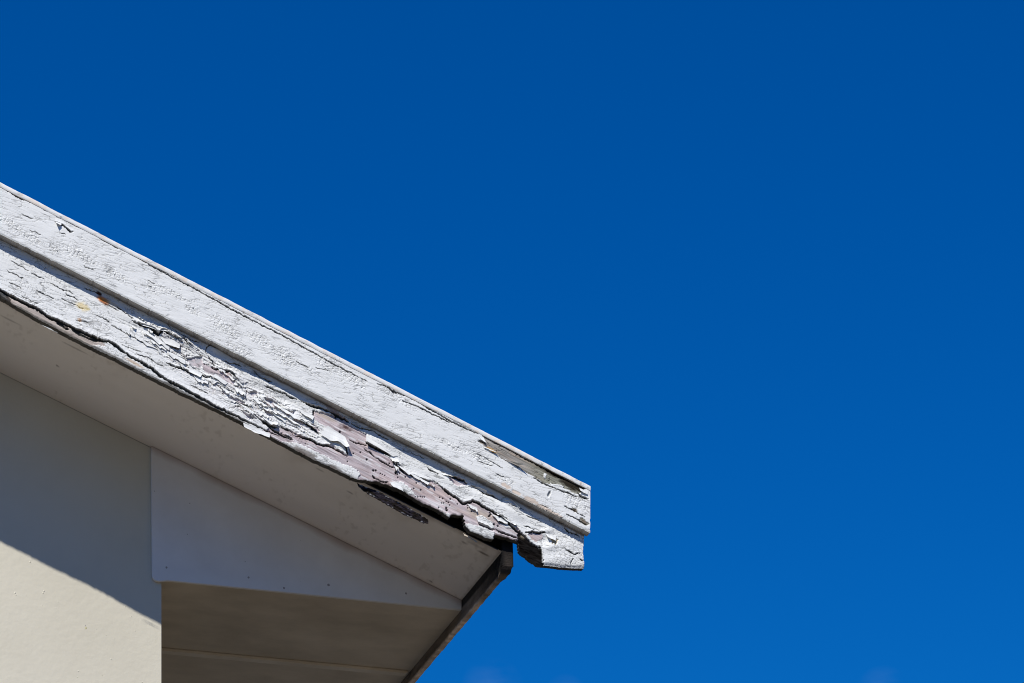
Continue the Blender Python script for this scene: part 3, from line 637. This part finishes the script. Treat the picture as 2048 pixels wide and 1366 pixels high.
C = mixc(C, (0.26, 0.22, 0.16), 0.8 * sst(1, .3, np.hypot((U - 1047) / 10, (V - 1073) / 6) + .8 * (fbm(U / 3, V / 3, 111) - .5)))
# rust and resin
def stain(u, v, a, b, ang, col, k, rough=.6, sd_=120):
    global C
    du, dv = U - u, V - v; ca, sa = math.cos(ang), math.sin(ang)
    r_ = np.hypot((du * ca + dv * sa) / a, (-du * sa + dv * ca) / b) + rough * (fbm(U / 7, V / 4, sd_) - .5)
    C = mixc(C, col, k * sst(1, .35, r_))
stain(206, 601, 18, 8, 0.55, (0.80, 0.22, 0.012), 1.0, .4); stain(198, 588, 9, 5, 0.7, (0.06, 0.015, 0.005), 1.0, .4)
stain(222, 607, 26, 5, .5, (0.72, 0.5, 0.2), 0.5)
stain(164, 613, 20, 11, .5, (0.74, 0.60, 0.30), 0.8); stain(176, 618, 8, 4, .3, (0.5, 0.42, 0.15), 0.6)
stain(159, 640, 6.5, 4.5, .4, (0.42, 0.22, 0.10), 0.9); stain(157, 639, 2.2, 2.0, 0, (0.72, .66, .55), 0.7)
stain(560, 812, 18, 5, .5, (0.60, 0.58, 0.42), 0.3)
C = mixc(C, (0.02, 0.017, 0.015), dotk)
# grime tucked in under the moulding
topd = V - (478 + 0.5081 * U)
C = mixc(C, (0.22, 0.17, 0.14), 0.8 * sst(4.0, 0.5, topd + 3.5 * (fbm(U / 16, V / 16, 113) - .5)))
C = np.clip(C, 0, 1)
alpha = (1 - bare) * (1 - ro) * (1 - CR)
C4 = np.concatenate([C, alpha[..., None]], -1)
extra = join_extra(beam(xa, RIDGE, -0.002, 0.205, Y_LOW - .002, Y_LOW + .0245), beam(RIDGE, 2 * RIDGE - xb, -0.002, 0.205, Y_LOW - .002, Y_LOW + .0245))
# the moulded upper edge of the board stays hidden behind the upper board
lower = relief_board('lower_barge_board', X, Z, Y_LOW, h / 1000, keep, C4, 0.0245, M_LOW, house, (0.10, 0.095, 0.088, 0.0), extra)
lower['label'] = 'lower barge board with badly peeling white paint, bare pinkish wood and a rotten lower edge'

# ------------------------------------------------------------------ upper barge board
xb2 = 3.0838
X, Q = np.meshgrid(np.arange(xa, xb2 + .0005, st), np.arange(0.3235, 0.1700, -st))
Z = zz(X) + Q
U, V = UV(np.stack([X, np.full_like(X, Y_UP), Z], -1))
UVup = (float(U[0, -1]), float(V[0, -1]), float(V[-1, -1]), float(V[-1, 100]), float(U[-1, 100]))
ru = U + 4.0 * (fbm(U / 8, V / 8, 221, 3) - 0.5) + 2.0 * (vn(U / 2.5, V / 2.5, 222) - 0.5)
rv = V + 4.0 * (fbm(U / 8, V / 8, 223, 3) - 0.5) + 2.0 * (vn(U / 2.5, V / 2.5, 224) - 0.5)
al = U + .5 * V; ac = V - .51 * U
bedge = (468 + 0.5064 * U) - V; tedge = V - (377 + 0.512 * U)
grey = [(965, 869), (999, 886), (1052, 916), (1091, 935), (1138, 959), (1164, 969), (1175, 977), (1161, 986), (1155, 989), (1118, 972), (1089, 967), (1052, 945), (1012, 922), (986, 906), (970, 893), (954, 882), (966, 880)]
gk = inpoly(ru, rv, grey)
for p_ in ([(1088, 944), (1094, 947), (1092, 958), (1087, 955)], [(1100, 966), (1128, 972), (1126, 976), (1104, 971)]): gk = np.minimum(gk, -inpoly(ru, rv, p_))
bare = sst(-.5, .5, gk)
for p_ in ([(1144, 1016), (1152, 1018), (1156, 1024), (1149, 1025)], [(1159, 1034), (1168, 1038), (1178, 1050), (1170, 1052), (1160, 1043)]):
    bare = np.maximum(bare, sst(-.5, .5, inpoly(ru, rv, p_)))
h = 1.6 + 0.9 * (fbm(al / 60, ac / 14, 261) - .5) + 0.5 * (fbm(al / 12, ac / 4, 262) - .5)
CR = np.zeros(U.shape)
# crazed, crumbly clusters
cl = np.zeros(U.shape)
for (u, v, a, b) in ((18, 445, 26, 12), (55, 472, 36, 12), (110, 500, 20, 8), (160, 510, 46, 16), (225, 545, 34, 12), (300, 575, 20, 10), (385, 620, 20, 10), (450, 655, 34, 18), (520, 680, 30, 14), (570, 715, 34, 20), (480, 700, 30, 10), (655, 730, 30, 16), (700, 755, 36, 14), (620, 740, 30, 8),
                     (905, 893, 44, 8), (960, 915, 34, 14), (1010, 960, 22, 10), (1150, 1000, 30, 24), (1100, 960, 20, 12), (340, 585, 50, 8), (800, 800, 50, 10), (1110, 1030, 40, 12)):
    du, dv = U - u, V - v - .5 * (U - u)
    cl = np.maximum(cl, sst(1.25, .35, np.hypot(du / a, dv / b) + .9 * (fbm(U / 12, V / 8, 263) - .5)))
e1, id1 = cellf(al / 9 + fbm(U / 6, V / 6, 264), ac / 4.4 + fbm(U / 6, V / 6, 265), 5)
LIFT = 0.6
h = h + cl * (1.5 * (id1 - .45) - 1.6 * sst(.24, .05, e1))
CR = np.maximum(CR, 0.55 * cl * sst(.16, .03, e1) * sst(.3, .6, fbm(U / 10, V / 7, 266)))
# long fine splits that follow the grain at a slight angle
ca, sa = math.cos(math.radians(15)), math.sin(math.radians(15))
a1, a2 = U * ca + V * sa, -U * sa + V * ca
e2, id2 = cellf(a1 / 42 + .8 * fbm(a1 / 20, a2 / 6, 267), a2 / 6.5 + .9 * fbm(a1 / 25, a2 / 10, 268), 9)
fine = sst(.085, .02, e2) * sst(.40, .58, fbm(a1 / 36, a2 / 12, 269))
h = h + 0.25 * (id2 - .5) - 1.0 * fine; CR = np.maximum(CR, .4 * fine)
ridge([(0, 373), (14, 380), (40, 395), (58, 402), (66, 408)], 2, 7, 6, 2.4)
ridge([(66, 408), (90, 418), (112, 426), (140, 445), (165, 457), (185, 466)], 1.5, 6, 4, 1.2)
ridge([(175, 463), (200, 478), (235, 496), (262, 506), (300, 530), (340, 552), (380, 573), (430, 600), (470, 622), (520, 648), (560, 668), (620, 702), (680, 735), (720, 756), (760, 775)], 1.6, 6, 5, 1.5)
ridge([(225, 488), (262, 504), (283, 511)], 1, 4, 5, 2.0)
ridge([(310, 535), (360, 558), (400, 580)], 1, 4, 3, 0.9)
ridge([(745, 765), (775, 774), (790, 783), (820, 795), (850, 812), (880, 830), (930, 857), (965, 872)], 1.6, 6, 6, 1.8)
ridge([(778, 775), (788, 785), (800, 786)], 2, 6, 5, 2)
ridge([(800, 800), (840, 815), (872, 832), (905, 848)], 1.5, 7, 4, 1.3)
ridge([(965, 871), (1000, 888), (1030, 904), (1052, 917), (1070, 926), (1091, 936), (1110, 948), (1138, 960), (1160, 972)], 0, 2, 7, 2.2)
ridge([(108, 443), (122, 448), (132, 455), (140, 463), (148, 465)], 4, 10, 5, 1.8)
ridge([(950, 905), (985, 925), (1010, 940)], .4, 5, 2, .8)
ridge([(1065, 955), (1090, 968), (1110, 977)], 2, 6, 5, 1.8)
ridge([(1095, 972), (1120, 980), (1150, 992), (1170, 1000)], 1.5, 5, 4, 1.4)
ridge([(1155, 985), (1165, 994), (1178, 998)], 3, 6, 6, 2.4)
ridge([(1125, 1010), (1150, 1022), (1172, 1036)], .8, 4, 4, 1.1)
ridge([(1130, 1028), (1158, 1040), (1176, 1052)], 1, 4, 4, 1.2)
for k in range(10):
    r1, r2, r3, r4 = [float(hsh(np.array(k), np.array(m_), 301)) for m_ in range(4)]
    u0 = r1 * 1120; v0 = 385 + .51 * u0 + 8 + r2 * 66; ln = 14 + 30 * r3
    pts = [(u0 + ln * j / 4, v0 + (.22 + .28 * r4) * ln * j / 4 + 2.6 * (float(hsh(np.array(k), np.array(j), 302)) - .5)) for j in range(5)]
    ridge(pts, .8, 5, 1.8, .8)
# a chip knocked out, a gouge
ck = sst(-.6, .6, inpoly(U + .5 * (vn(U / 2, V / 2, 1) - .5), V, [(117, 452), (127, 455), (131, 460), (126, 460), (125, 466), (119, 466), (119, 460), (114, 456)])) * 0.0
gg = sst(1, .4, np.hypot((U - 1098 + .35 * (V - 988)) / 3.6, (V - 988) / 7.5) + .3 * (vn(U / 2, V / 2, 3) - .5))
h -= 5 * gg
hw = -0.6 + 1.6 * (fbm(al / 120, ac / 2.6, 291, 4) - .5) + .8 * (fbm(al / 50, ac / 9, 292) - .5)
h = h * (1 - bare) + (hw - 5 * CR) * bare
mould = sst(1.0, .3, np.hypot((U - 1142) / 32, (V - 970 - .5 * (U - 1142)) / 10) + 1.1 * (fbm(al / 9, ac / 3, 293) - .62)) * bare
mould = np.maximum(mould, bare * sst(13, 5, tedge + 9 * (fbm(al / 14, ac / 4, 298) - .5)) * sst(1040, 1110, U))
mould = np.maximum(mould, sst(1.0, .3, np.hypot((U - 1160) / 13, (V - 979) / 7) + .8 * (fbm(U / 4, V / 3, 294) - .5)))
mould = np.maximum(mould, .8 * sst(1.0, .3, np.hypot((U - 962) / 10, (V - 883 - .5 * (U - 962)) / 3) + .8 * (fbm(U / 4, V / 3, 297) - .5)))
h -= 2.5 * mould
h = h - 1.5 * sst(3.5, 0, bedge) + .8 * (fbm(U / 5, V / 5, 295) - .5) * sst(6, 0, bedge)
# colours
C = np.ones(U.shape + (3,)) * WHITE
C = C * (0.955 + 0.08 * fbm(al / 50, ac / 18, 301))[..., None]
wc = np.ones(U.shape + (3,)) * GREYW
wc = mixc(wc, (0.16, 0.15, 0.13), .8 * sst(.5, .72, fbm(al / 80, ac / 2.2, 303)))
wc = mixc(wc, (0.47, 0.44, 0.40), .7 * sst(.52, .7, fbm(al / 90, ac / 2.4, 304)))
wc = mixc(wc, (0.46, 0.36, 0.28), .6 * sst(.5, .7, fbm(al / 60, ac / 5, 305)))
wc = mixc(wc, (0.27, 0.28, 0.20), .5 * sst(1030, 1090, U))
C = C * (1 - bare[..., None]) + wc * bare[..., None]
pe = np.zeros(U.shape)
for (u, v, a, b) in ((1012, 972, 12, 5), (1032, 985, 11, 5), (1060, 1000, 20, 6), (1085, 1015, 22, 6), (1108, 1028, 20, 5)):
    pe = np.maximum(pe, sst(1, .6, np.hypot((U - u) / a, (V - v - .45 * (U - u)) / b) + .9 * (fbm(U / 6, V / 5, 306) - .5)))
C = mixc(C, PEACH, pe * .85); h -= .8 * pe
C = mixc(C, (0.03, 0.03, 0.027), .95 * np.clip(CR, 0, 1))
C = mixc(C, (0.025, 0.018, 0.012), .95 * mould)
C = mixc(C, (0.20, 0.21, 0.21), .8 * gg)
stain(982, 899, 16, 3.4, .46, (0.70, 0.42, 0.12), .9, .4)
C = mixc(C, (0.16, 0.11, 0.08), .7 * np.maximum(sst(1, .3, np.hypot((U - 1148) / 9, (V - 1020) / 4)), sst(1, .3, np.hypot((U - 1168) / 10, (V - 1043 - .7 * (U - 1168)) / 4.5))))
C = mixc(C, (0.40, 0.42, 0.38), .5 * sst(3, 0, bedge + 3 * (fbm(U / 10, V / 10, 307) - .5)))
alpha = (1 - bare) * (1 - CR) * (1 - pe * .5)
C4 = np.concatenate([np.clip(C, 0, 1), alpha[..., None]], -1)
uend = 1180.5 + 1.6 * (fbm(V / 5, V * 0, 308) - .5)
keep = (U < uend) & (V < 468.6 + .5064 * U + 1.2 * (fbm(U / 6, V * 0, 309) - .5))
extra = join_extra(beam(xa, RIDGE, 0.1774, 0.3235, Y_UP - .0015, Y_UP + .0325), beam(RIDGE, 2 * RIDGE - xb2, 0.1774, 0.3235, Y_UP - .0015, Y_UP + .0325))
upper = relief_board('upper_barge_board', X, Z, Y_UP, h / 1000, keep, C4, 0.0335, M_UP, house, (0.46, 0.44, 0.41, 0.3), extra)
upper['label'] = 'upper barge board with finely cracked white paint and a bare grey patch near its end'

# ------------------------------------------------------------------ capping strip along the top
ZT, ZB = 0.3375, 0.3230
X, Q = np.meshgrid(np.arange(xa, xb2 + .0022, 0.003), np.linspace(ZT, ZB, 8))
Z = zz(X) + Q
U, V = UV(np.stack([X, np.full_like(X, Y_UP), Z], -1))
Z = Z + 0.0010 * (fbm(X * 30, X * 0 + 1, 401) - .5) * 2
h = 4.0 + 1.0 * (fbm(U / 12, V / 8, 402) - .5) - 1.2 * sst(0.5, 1, np.abs(np.linspace(1, -1, 8))[:, None])
C = np.ones(U.shape + (3,)) * np.array([0.78, 0.785, 0.76])
C = mixc(C, (0.76, 0.66, 0.56), .7 * sst(.54, .68, fbm(U / 9, V / 6, 403)))
C = mixc(C, (0.2, 0.15, 0.1), .8 * sst(.66, .78, fbm(U / 4, V / 4, 404)) * sst(1080, 1130, U))
C4 = np.concatenate([C, np.ones(U.shape + (1,))], -1)
extra = join_extra(beam(xa, RIDGE, ZB, ZT, Y_UP - .004, Y_UP + .04), beam(RIDGE, 2 * RIDGE - xb2, ZB, ZT, Y_UP - .004, Y_UP + .04))
cap = relief_board('capping_strip', X, Z, Y_UP, h / 1000, np.ones(U.shape, bool), C4, 0.044, M_UP, house, (0.7, 0.66, 0.62, 0.5), extra)
cap['label'] = 'narrow white capping strip with peach primer showing, along the top of the barge boards'

# ------------------------------------------------------------------ rotten timber behind the gap in the lower board
X, Q = np.meshgrid(np.arange(1.0, 2.812, 0.0022), np.arange(0.13, -0.004, -0.0022))
Z = zz(X) + Q
U, V = UV(np.stack([X, np.full_like(X, -0.49), Z], -1)); al = U + .5 * V; ac = V - .51 * U
r_ = fbm(al / 12, ac / 4, 501, 4); h = -4 + 12 * (r_ - .5) - 10 * sst(6, 16, V * 0 + Q * 1000 - 20) * 0
k = sst(1.1, .6, np.hypot((U - 800) / 62, (V - 1018 - .55 * (U - 800)) / 9) + .5 * (fbm(al / 10, ac / 5, 502) - .5))
h = h - 12 + 24 * k
C = np.ones(U.shape + (3,)) * np.array([0.014, 0.011, 0.009])
C = mixc(C, (0.055, 0.05, 0.06), k); C = mixc(C, (0.5, 0.5, 0.52), k * sst(.72, .8, vn(U / 3, V / 2, 503)) * sst(0.016, 0.008, Q))  # glints on the chunk coloured in as pale specks
C4 = np.concatenate([C, np.zeros(U.shape + (1,))], -1)
keep = Q > 0.0015
rt = relief_board('rafter', X, Z, -0.4785, h / 1000 * .5, keep, C4, 0.012, M_LOW, house, (0.02, 0.016, 0.013, 0))
rt['label'] = 'rotten blackened rafter end showing through the gap under the lower barge board'

# ------------------------------------------------------------------ curling paint flakes (pieces of the boards' skin, standing off them)
def flake(board, Yb, root, free, lift, nm=14, nn=6, th=0.0009, col=WHITE, curl=1.7, seed=1, jag=1.2, base_lift=0.002):
    """root and free are lines of photograph positions; lift = (left, right) in mm at the free edge"""
    R, Fr = np.array(root, float), np.array(free, float)
    s = np.linspace(0, 1, nm); tt_ = np.linspace(0, 1, nn)
    def along(A):
        t0 = np.linspace(0, 1, len(A)); return np.stack([np.interp(s, t0, A[:, 0]), np.interp(s, t0, A[:, 1])], -1)
    r_, f_ = along(R), along(Fr)
    jj = (vn(s * 7, s * 0 + seed, 77) - .5) * 2 * jag; f_ = f_ + np.stack([jj * .3, jj], -1)
    V_ = []
    for side in (0, 1):
        for t in tt_:
            q_ = r_ * (1 - t) + f_ * t
            lf = (lift[0] * (1 - s) + lift[1] * s) / 1000 * t ** curl + base_lift
            lf = lf + 0.0008 * (vn(s * 5, s * 0 + t * 3, seed) - .5)
            Y = Yb - lf - (th if side == 0 else 0)
            # place by the board plane, then lift straight out from it
            p = P(q_[:, 0], q_[:, 1], Yb); p[:, 1] = Y
            V_.append(p)
    V_ = np.concatenate(V_); n1 = nm * nn; fs = []
    for j in range(nn - 1):
        for i in range(nm - 1):
            a = j * nm + i; fs.append([a, a + nm, a + nm + 1, a + 1]); fs.append([n1 + a, n1 + a + 1, n1 + a + nm + 1, n1 + a + nm])
    ring = [i for i in range(nm)] + [j * nm + nm - 1 for j in range(1, nn)] + [(nn - 1) * nm + i for i in range(nm - 2, -1, -1)] + [j * nm for j in range(nn - 2, 0, -1)]
    for a, b in zip(ring, ring[1:] + ring[:1]): fs.append([a, b, b + n1, a + n1])
    cs = np.tile(np.r_[col, 0.6], (len(V_), 1))
    o = link('paint_flake', V_, fs, M_LOW, board, cs, smooth=False); return o
FL = [  # board, plane, root line, free line, lift
 (lower, Y_LOW, [(655, 852), (690, 874)], [(640, 870), (660, 884), (676, 884), (690, 898), (697, 896)], (4, 15)),
 (lower, Y_LOW, [(733, 866), (770, 886), (798, 912)], [(730, 884), (755, 897), (785, 914)], (11, 3)),
 (lower, Y_LOW, [(283, 650), (310, 645), (340, 655), (362, 672)], [(285, 652), (312, 662), (338, 667), (362, 680)], (3, 12)),
 (lower, Y_LOW, [(320, 676), (345, 668), (360, 690)], [(330, 688), (345, 695), (358, 699)], (3, 8)),
 (lower, Y_LOW, [(366, 672), (384, 690), (398, 700)], [(366, 676), (376, 690), (392, 702)], (9, 3)),
 (lower, Y_LOW, [(876, 944), (895, 948)], [(885, 951), (904, 955)], (3, 9)),
 (lower, Y_LOW, [(935, 971), (955, 978), (970, 988)], [(935, 973), (958, 976), (972, 984)], (2, 9)),
 (lower, Y_LOW, [(520, 830), (545, 842), (556, 845)], [(528, 840), (540, 851), (554, 852)], (5, 9)),
 (lower, Y_LOW, [(486, 846), (510, 856), (540, 868)], [(488, 855), (510, 867), (538, 876)], (2, 5)),
 (lower, Y_LOW, [(470, 755), (485, 765)], [(472, 766), (482, 774)], (8, 5)),
 (lower, Y_LOW, [(545, 805), (575, 822)], [(548, 813), (574, 829)], (7, 4)),
 (lower, Y_LOW, [(600, 820), (628, 833)], [(602, 828), (624, 842)], (4, 8)),
 (lower, Y_LOW, [(430, 748), (456, 766)], [(425, 755), (450, 771)], (6, 3)),
 (lower, Y_LOW, [(380, 735), (405, 748)], [(376, 744), (400, 757)], (5, 7)),
 (lower, Y_LOW, [(782, 916), (797, 918)], [(783, 924), (796, 926)], (6, 9)),
 (lower, Y_LOW, [(1006, 1000), (1026, 1008), (1034, 1022)], [(1010, 1001), (1022, 1002), (1038, 1018)], (7, 9)),
 (lower, Y_LOW, [(1090, 1066), (1112, 1072)], [(1094, 1076), (1110, 1082)], (7, 3)),
 (lower, Y_LOW, [(780, 964), (800, 966)], [(782, 974), (806, 984)], (8, 4)),
 (lower, Y_LOW, [(952, 1034), (975, 1046)], [(955, 1044), (978, 1054)], (4, 5)),
 (lower, Y_LOW, [(82, 650), (100, 660)], [(100, 658), (117, 668)], (1, 2)),
 (upper, Y_UP, [(1008, 918), (1036, 930)], [(1009, 920), (1046, 933)], (1, 20)),
 (upper, Y_UP, [(111, 444), (124, 448)], [(112, 450), (120, 452)], (12, 5)),
 (upper, Y_UP, [(966, 893), (990, 903)], [(968, 896), (994, 909)], (2, 7)),
 (upper, Y_UP, [(1158, 976), (1176, 984)], [(1160, 984), (1174, 990)], (7, 3)),
 (upper, Y_UP, [(956, 872), (966, 874)], [(962, 880), (972, 888)], (2, 5)),
]
for n_, (b_, y_, r_, f_, l_) in enumerate(FL):
    flake(b_, y_, r_, f_, l_, seed=n_ * 3 + 1, th=0.0006 if b_ is upper else 0.0010, jag=0.8)
flake(sof, Y_SOF - .001, [(926, 1067), (940, 1075), (953, 1083)], [(928, 1071), (942, 1079), (954, 1086)], (1, 2), seed=91, jag=1.5, col=(0.6, 0.52, 0.42))

def rnd(k, m_): return float(hsh(np.array(k), np.array(m_), 901))
for k in range(34):
    t = rnd(k, 0); i = t * (len(cz) - 1); j = int(i); c0 = cz[j] * (1 - i + j) + cz[min(j + 1, len(cz) - 1)] * (i - j)
    if k > 27: c0 = np.array([720 + 340 * rnd(k, 8), 0.0]); c0[1] = 520 + .507 * c0[0] + 22 * rnd(k, 9)
    off = (rnd(k, 1) - .5) * (52 if k <= 27 else 8); ln = 9 + 46 * rnd(k, 2) ** 2; wd = 3.0 + 7 * rnd(k, 3) ** 1.5; sl = .44 + .2 * rnd(k, 4)
    a = c0 + np.array([0, off]); b = a + np.array([ln, ln * sl]); c = a + np.array([1 + 2 * rnd(k, 5), wd * (.6 + .6 * rnd(k, 6))]); d = b + np.array([-3 + 4 * rnd(k, 7), wd * .8])
    m1_ = (c + d) / 2 + np.array([0, 2.5 * rnd(k, 10)])
    flake(lower, Y_LOW, [a, b], [c, m1_, d], (1.5 + 6 * rnd(k, 11), 1.5 + 6 * rnd(k, 12)), nm=18, nn=5, seed=200 + k, jag=3.2, base_lift=0.0022, curl=1.3)

SPL = [(712, 966), (730, 972), (760, 984), (800, 1006), (836, 1026), (856, 1040), (857, 1048), (846, 1047), (810, 1030), (770, 1008), (742, 992), (722, 978)]
p0 = P(np.array([700.0, 870.0]), np.array([960.0, 1050.0]), -0.504)
X, Q = np.meshgrid(np.arange(p0[0, 0], p0[1, 0], 0.0014), np.arange(0.045, -0.055, -0.0014))
Z = zz(X) + Q
U, V = UV(np.stack([X, np.full_like(X, -0.504), Z], -1)); al = U + .5 * V; ac = V - .51 * U
ins = inpoly(U + 5 * (fbm(U / 6, V / 6, 601) - .5), V + 5 * (fbm(U / 6, V / 6, 602) - .5), SPL)
h = 6 * (fbm(al / 16, ac / 3.2, 603, 4) - .3) + 3 * (fbm(U / 4, V / 4, 604) - .5)
C = np.ones(U.shape + (3,)) * np.array([0.030, 0.026, 0.034])
C = mixc(C, (0.015, 0.012, 0.010), sst(.4, .6, fbm(al / 12, ac / 3, 605)))
C = mixc(C, (0.40, 0.40, 0.42), sst(.70, .78, vn(U / 4, V / 2.5, 606)) * sst(3.5, .5, ins))  # pale specks at the rim: sun glints put into the colour
C4 = np.concatenate([C, np.zeros(U.shape + (1,))], -1)
spl = relief_board('wood_splinter', X, Z, -0.504, h / 1000, ins > 0, C4, 0.003, M_LOW, lower, (0.03, 0.025, 0.025, 0))

# ------------------------------------------------------------------ small fixings and blemishes
def disc(name, u, v, Yp, r, hgt, m, parent, seed=0, squash=1.0):
    c = P(u, v, Yp); vs = [(c[0], Yp - hgt, c[2])]; fs = []; n = 12
    for ring, (rr_, hh) in enumerate(((0.55, hgt * .9), (1.0, -0.0004))):
        for k in range(n):
            a = 2 * math.pi * k / n; q_ = r * rr_ * (1 + .35 * (rnd(seed * 31 + k, 5) - .5))
            vs.append((c[0] + q_ * math.cos(a) * squash, Yp - hh, c[2] + q_ * math.sin(a)))
    for k in range(n):
        fs.append([0, 1 + k, 1 + (k + 1) % n]); fs.append([1 + k, 1 + n + k, 1 + n + (k + 1) % n, 1 + (k + 1) % n])
    return link(name, vs, fs, m, parent, smooth=True)
M_SCREW = noise_color('dull_screw_head', (0.24, 0.21, 0.19), (0.42, 0.39, 0.37), 300, rough=0.6)
for k, (u, v) in enumerate(((333, 1135), (497, 1155), (568, 1176), (657, 1170), (812, 1187))):
    disc('screw_head', u, v, -0.0161, 0.0042 if k != 3 else 0.0055, 0.0006, M_SCREW, tr, k)
M_CHIP = noise_color('ochre_undercoat', (0.40, 0.36, 0.18), (0.60, 0.55, 0.30), 200)
for k, (u, v, r) in enumerate(((30, 1186, .005), (32, 1190, .003), (88, 1182, .004), (86, 1186, .0035), (60, 1124, .004), (84, 1211, .0028), (112, 1216, .002), (250, 1213, .0035), (262, 1233, .003), (192, 1259, .0025), (222, 1318, .003), (157, 1342, .004), (155, 1354, .003),
                               (213, 1270, .002), (228, 1277, .002), (270, 1262, .0025), (285, 1364, .003), (238, 1175, .002), (116, 1204, .002), (52, 1190, .002))):
    disc('plaster_nub', u, v, 0.0, r, r * .22, M_WALL, house, 50 + k, .8)
disc('plaster_chip', 172, 1256, 0.0, .0055, .0006, M_CHIP, house, 90, .55)['label'] = 'small chip in the cream wall showing ochre undercoat'
disc('plaster_chip', 171, 1251, 0.0, .0028, .0009, M_SCREW, house, 91, .6)['label'] = 'dark pit at the top of the chip in the wall'
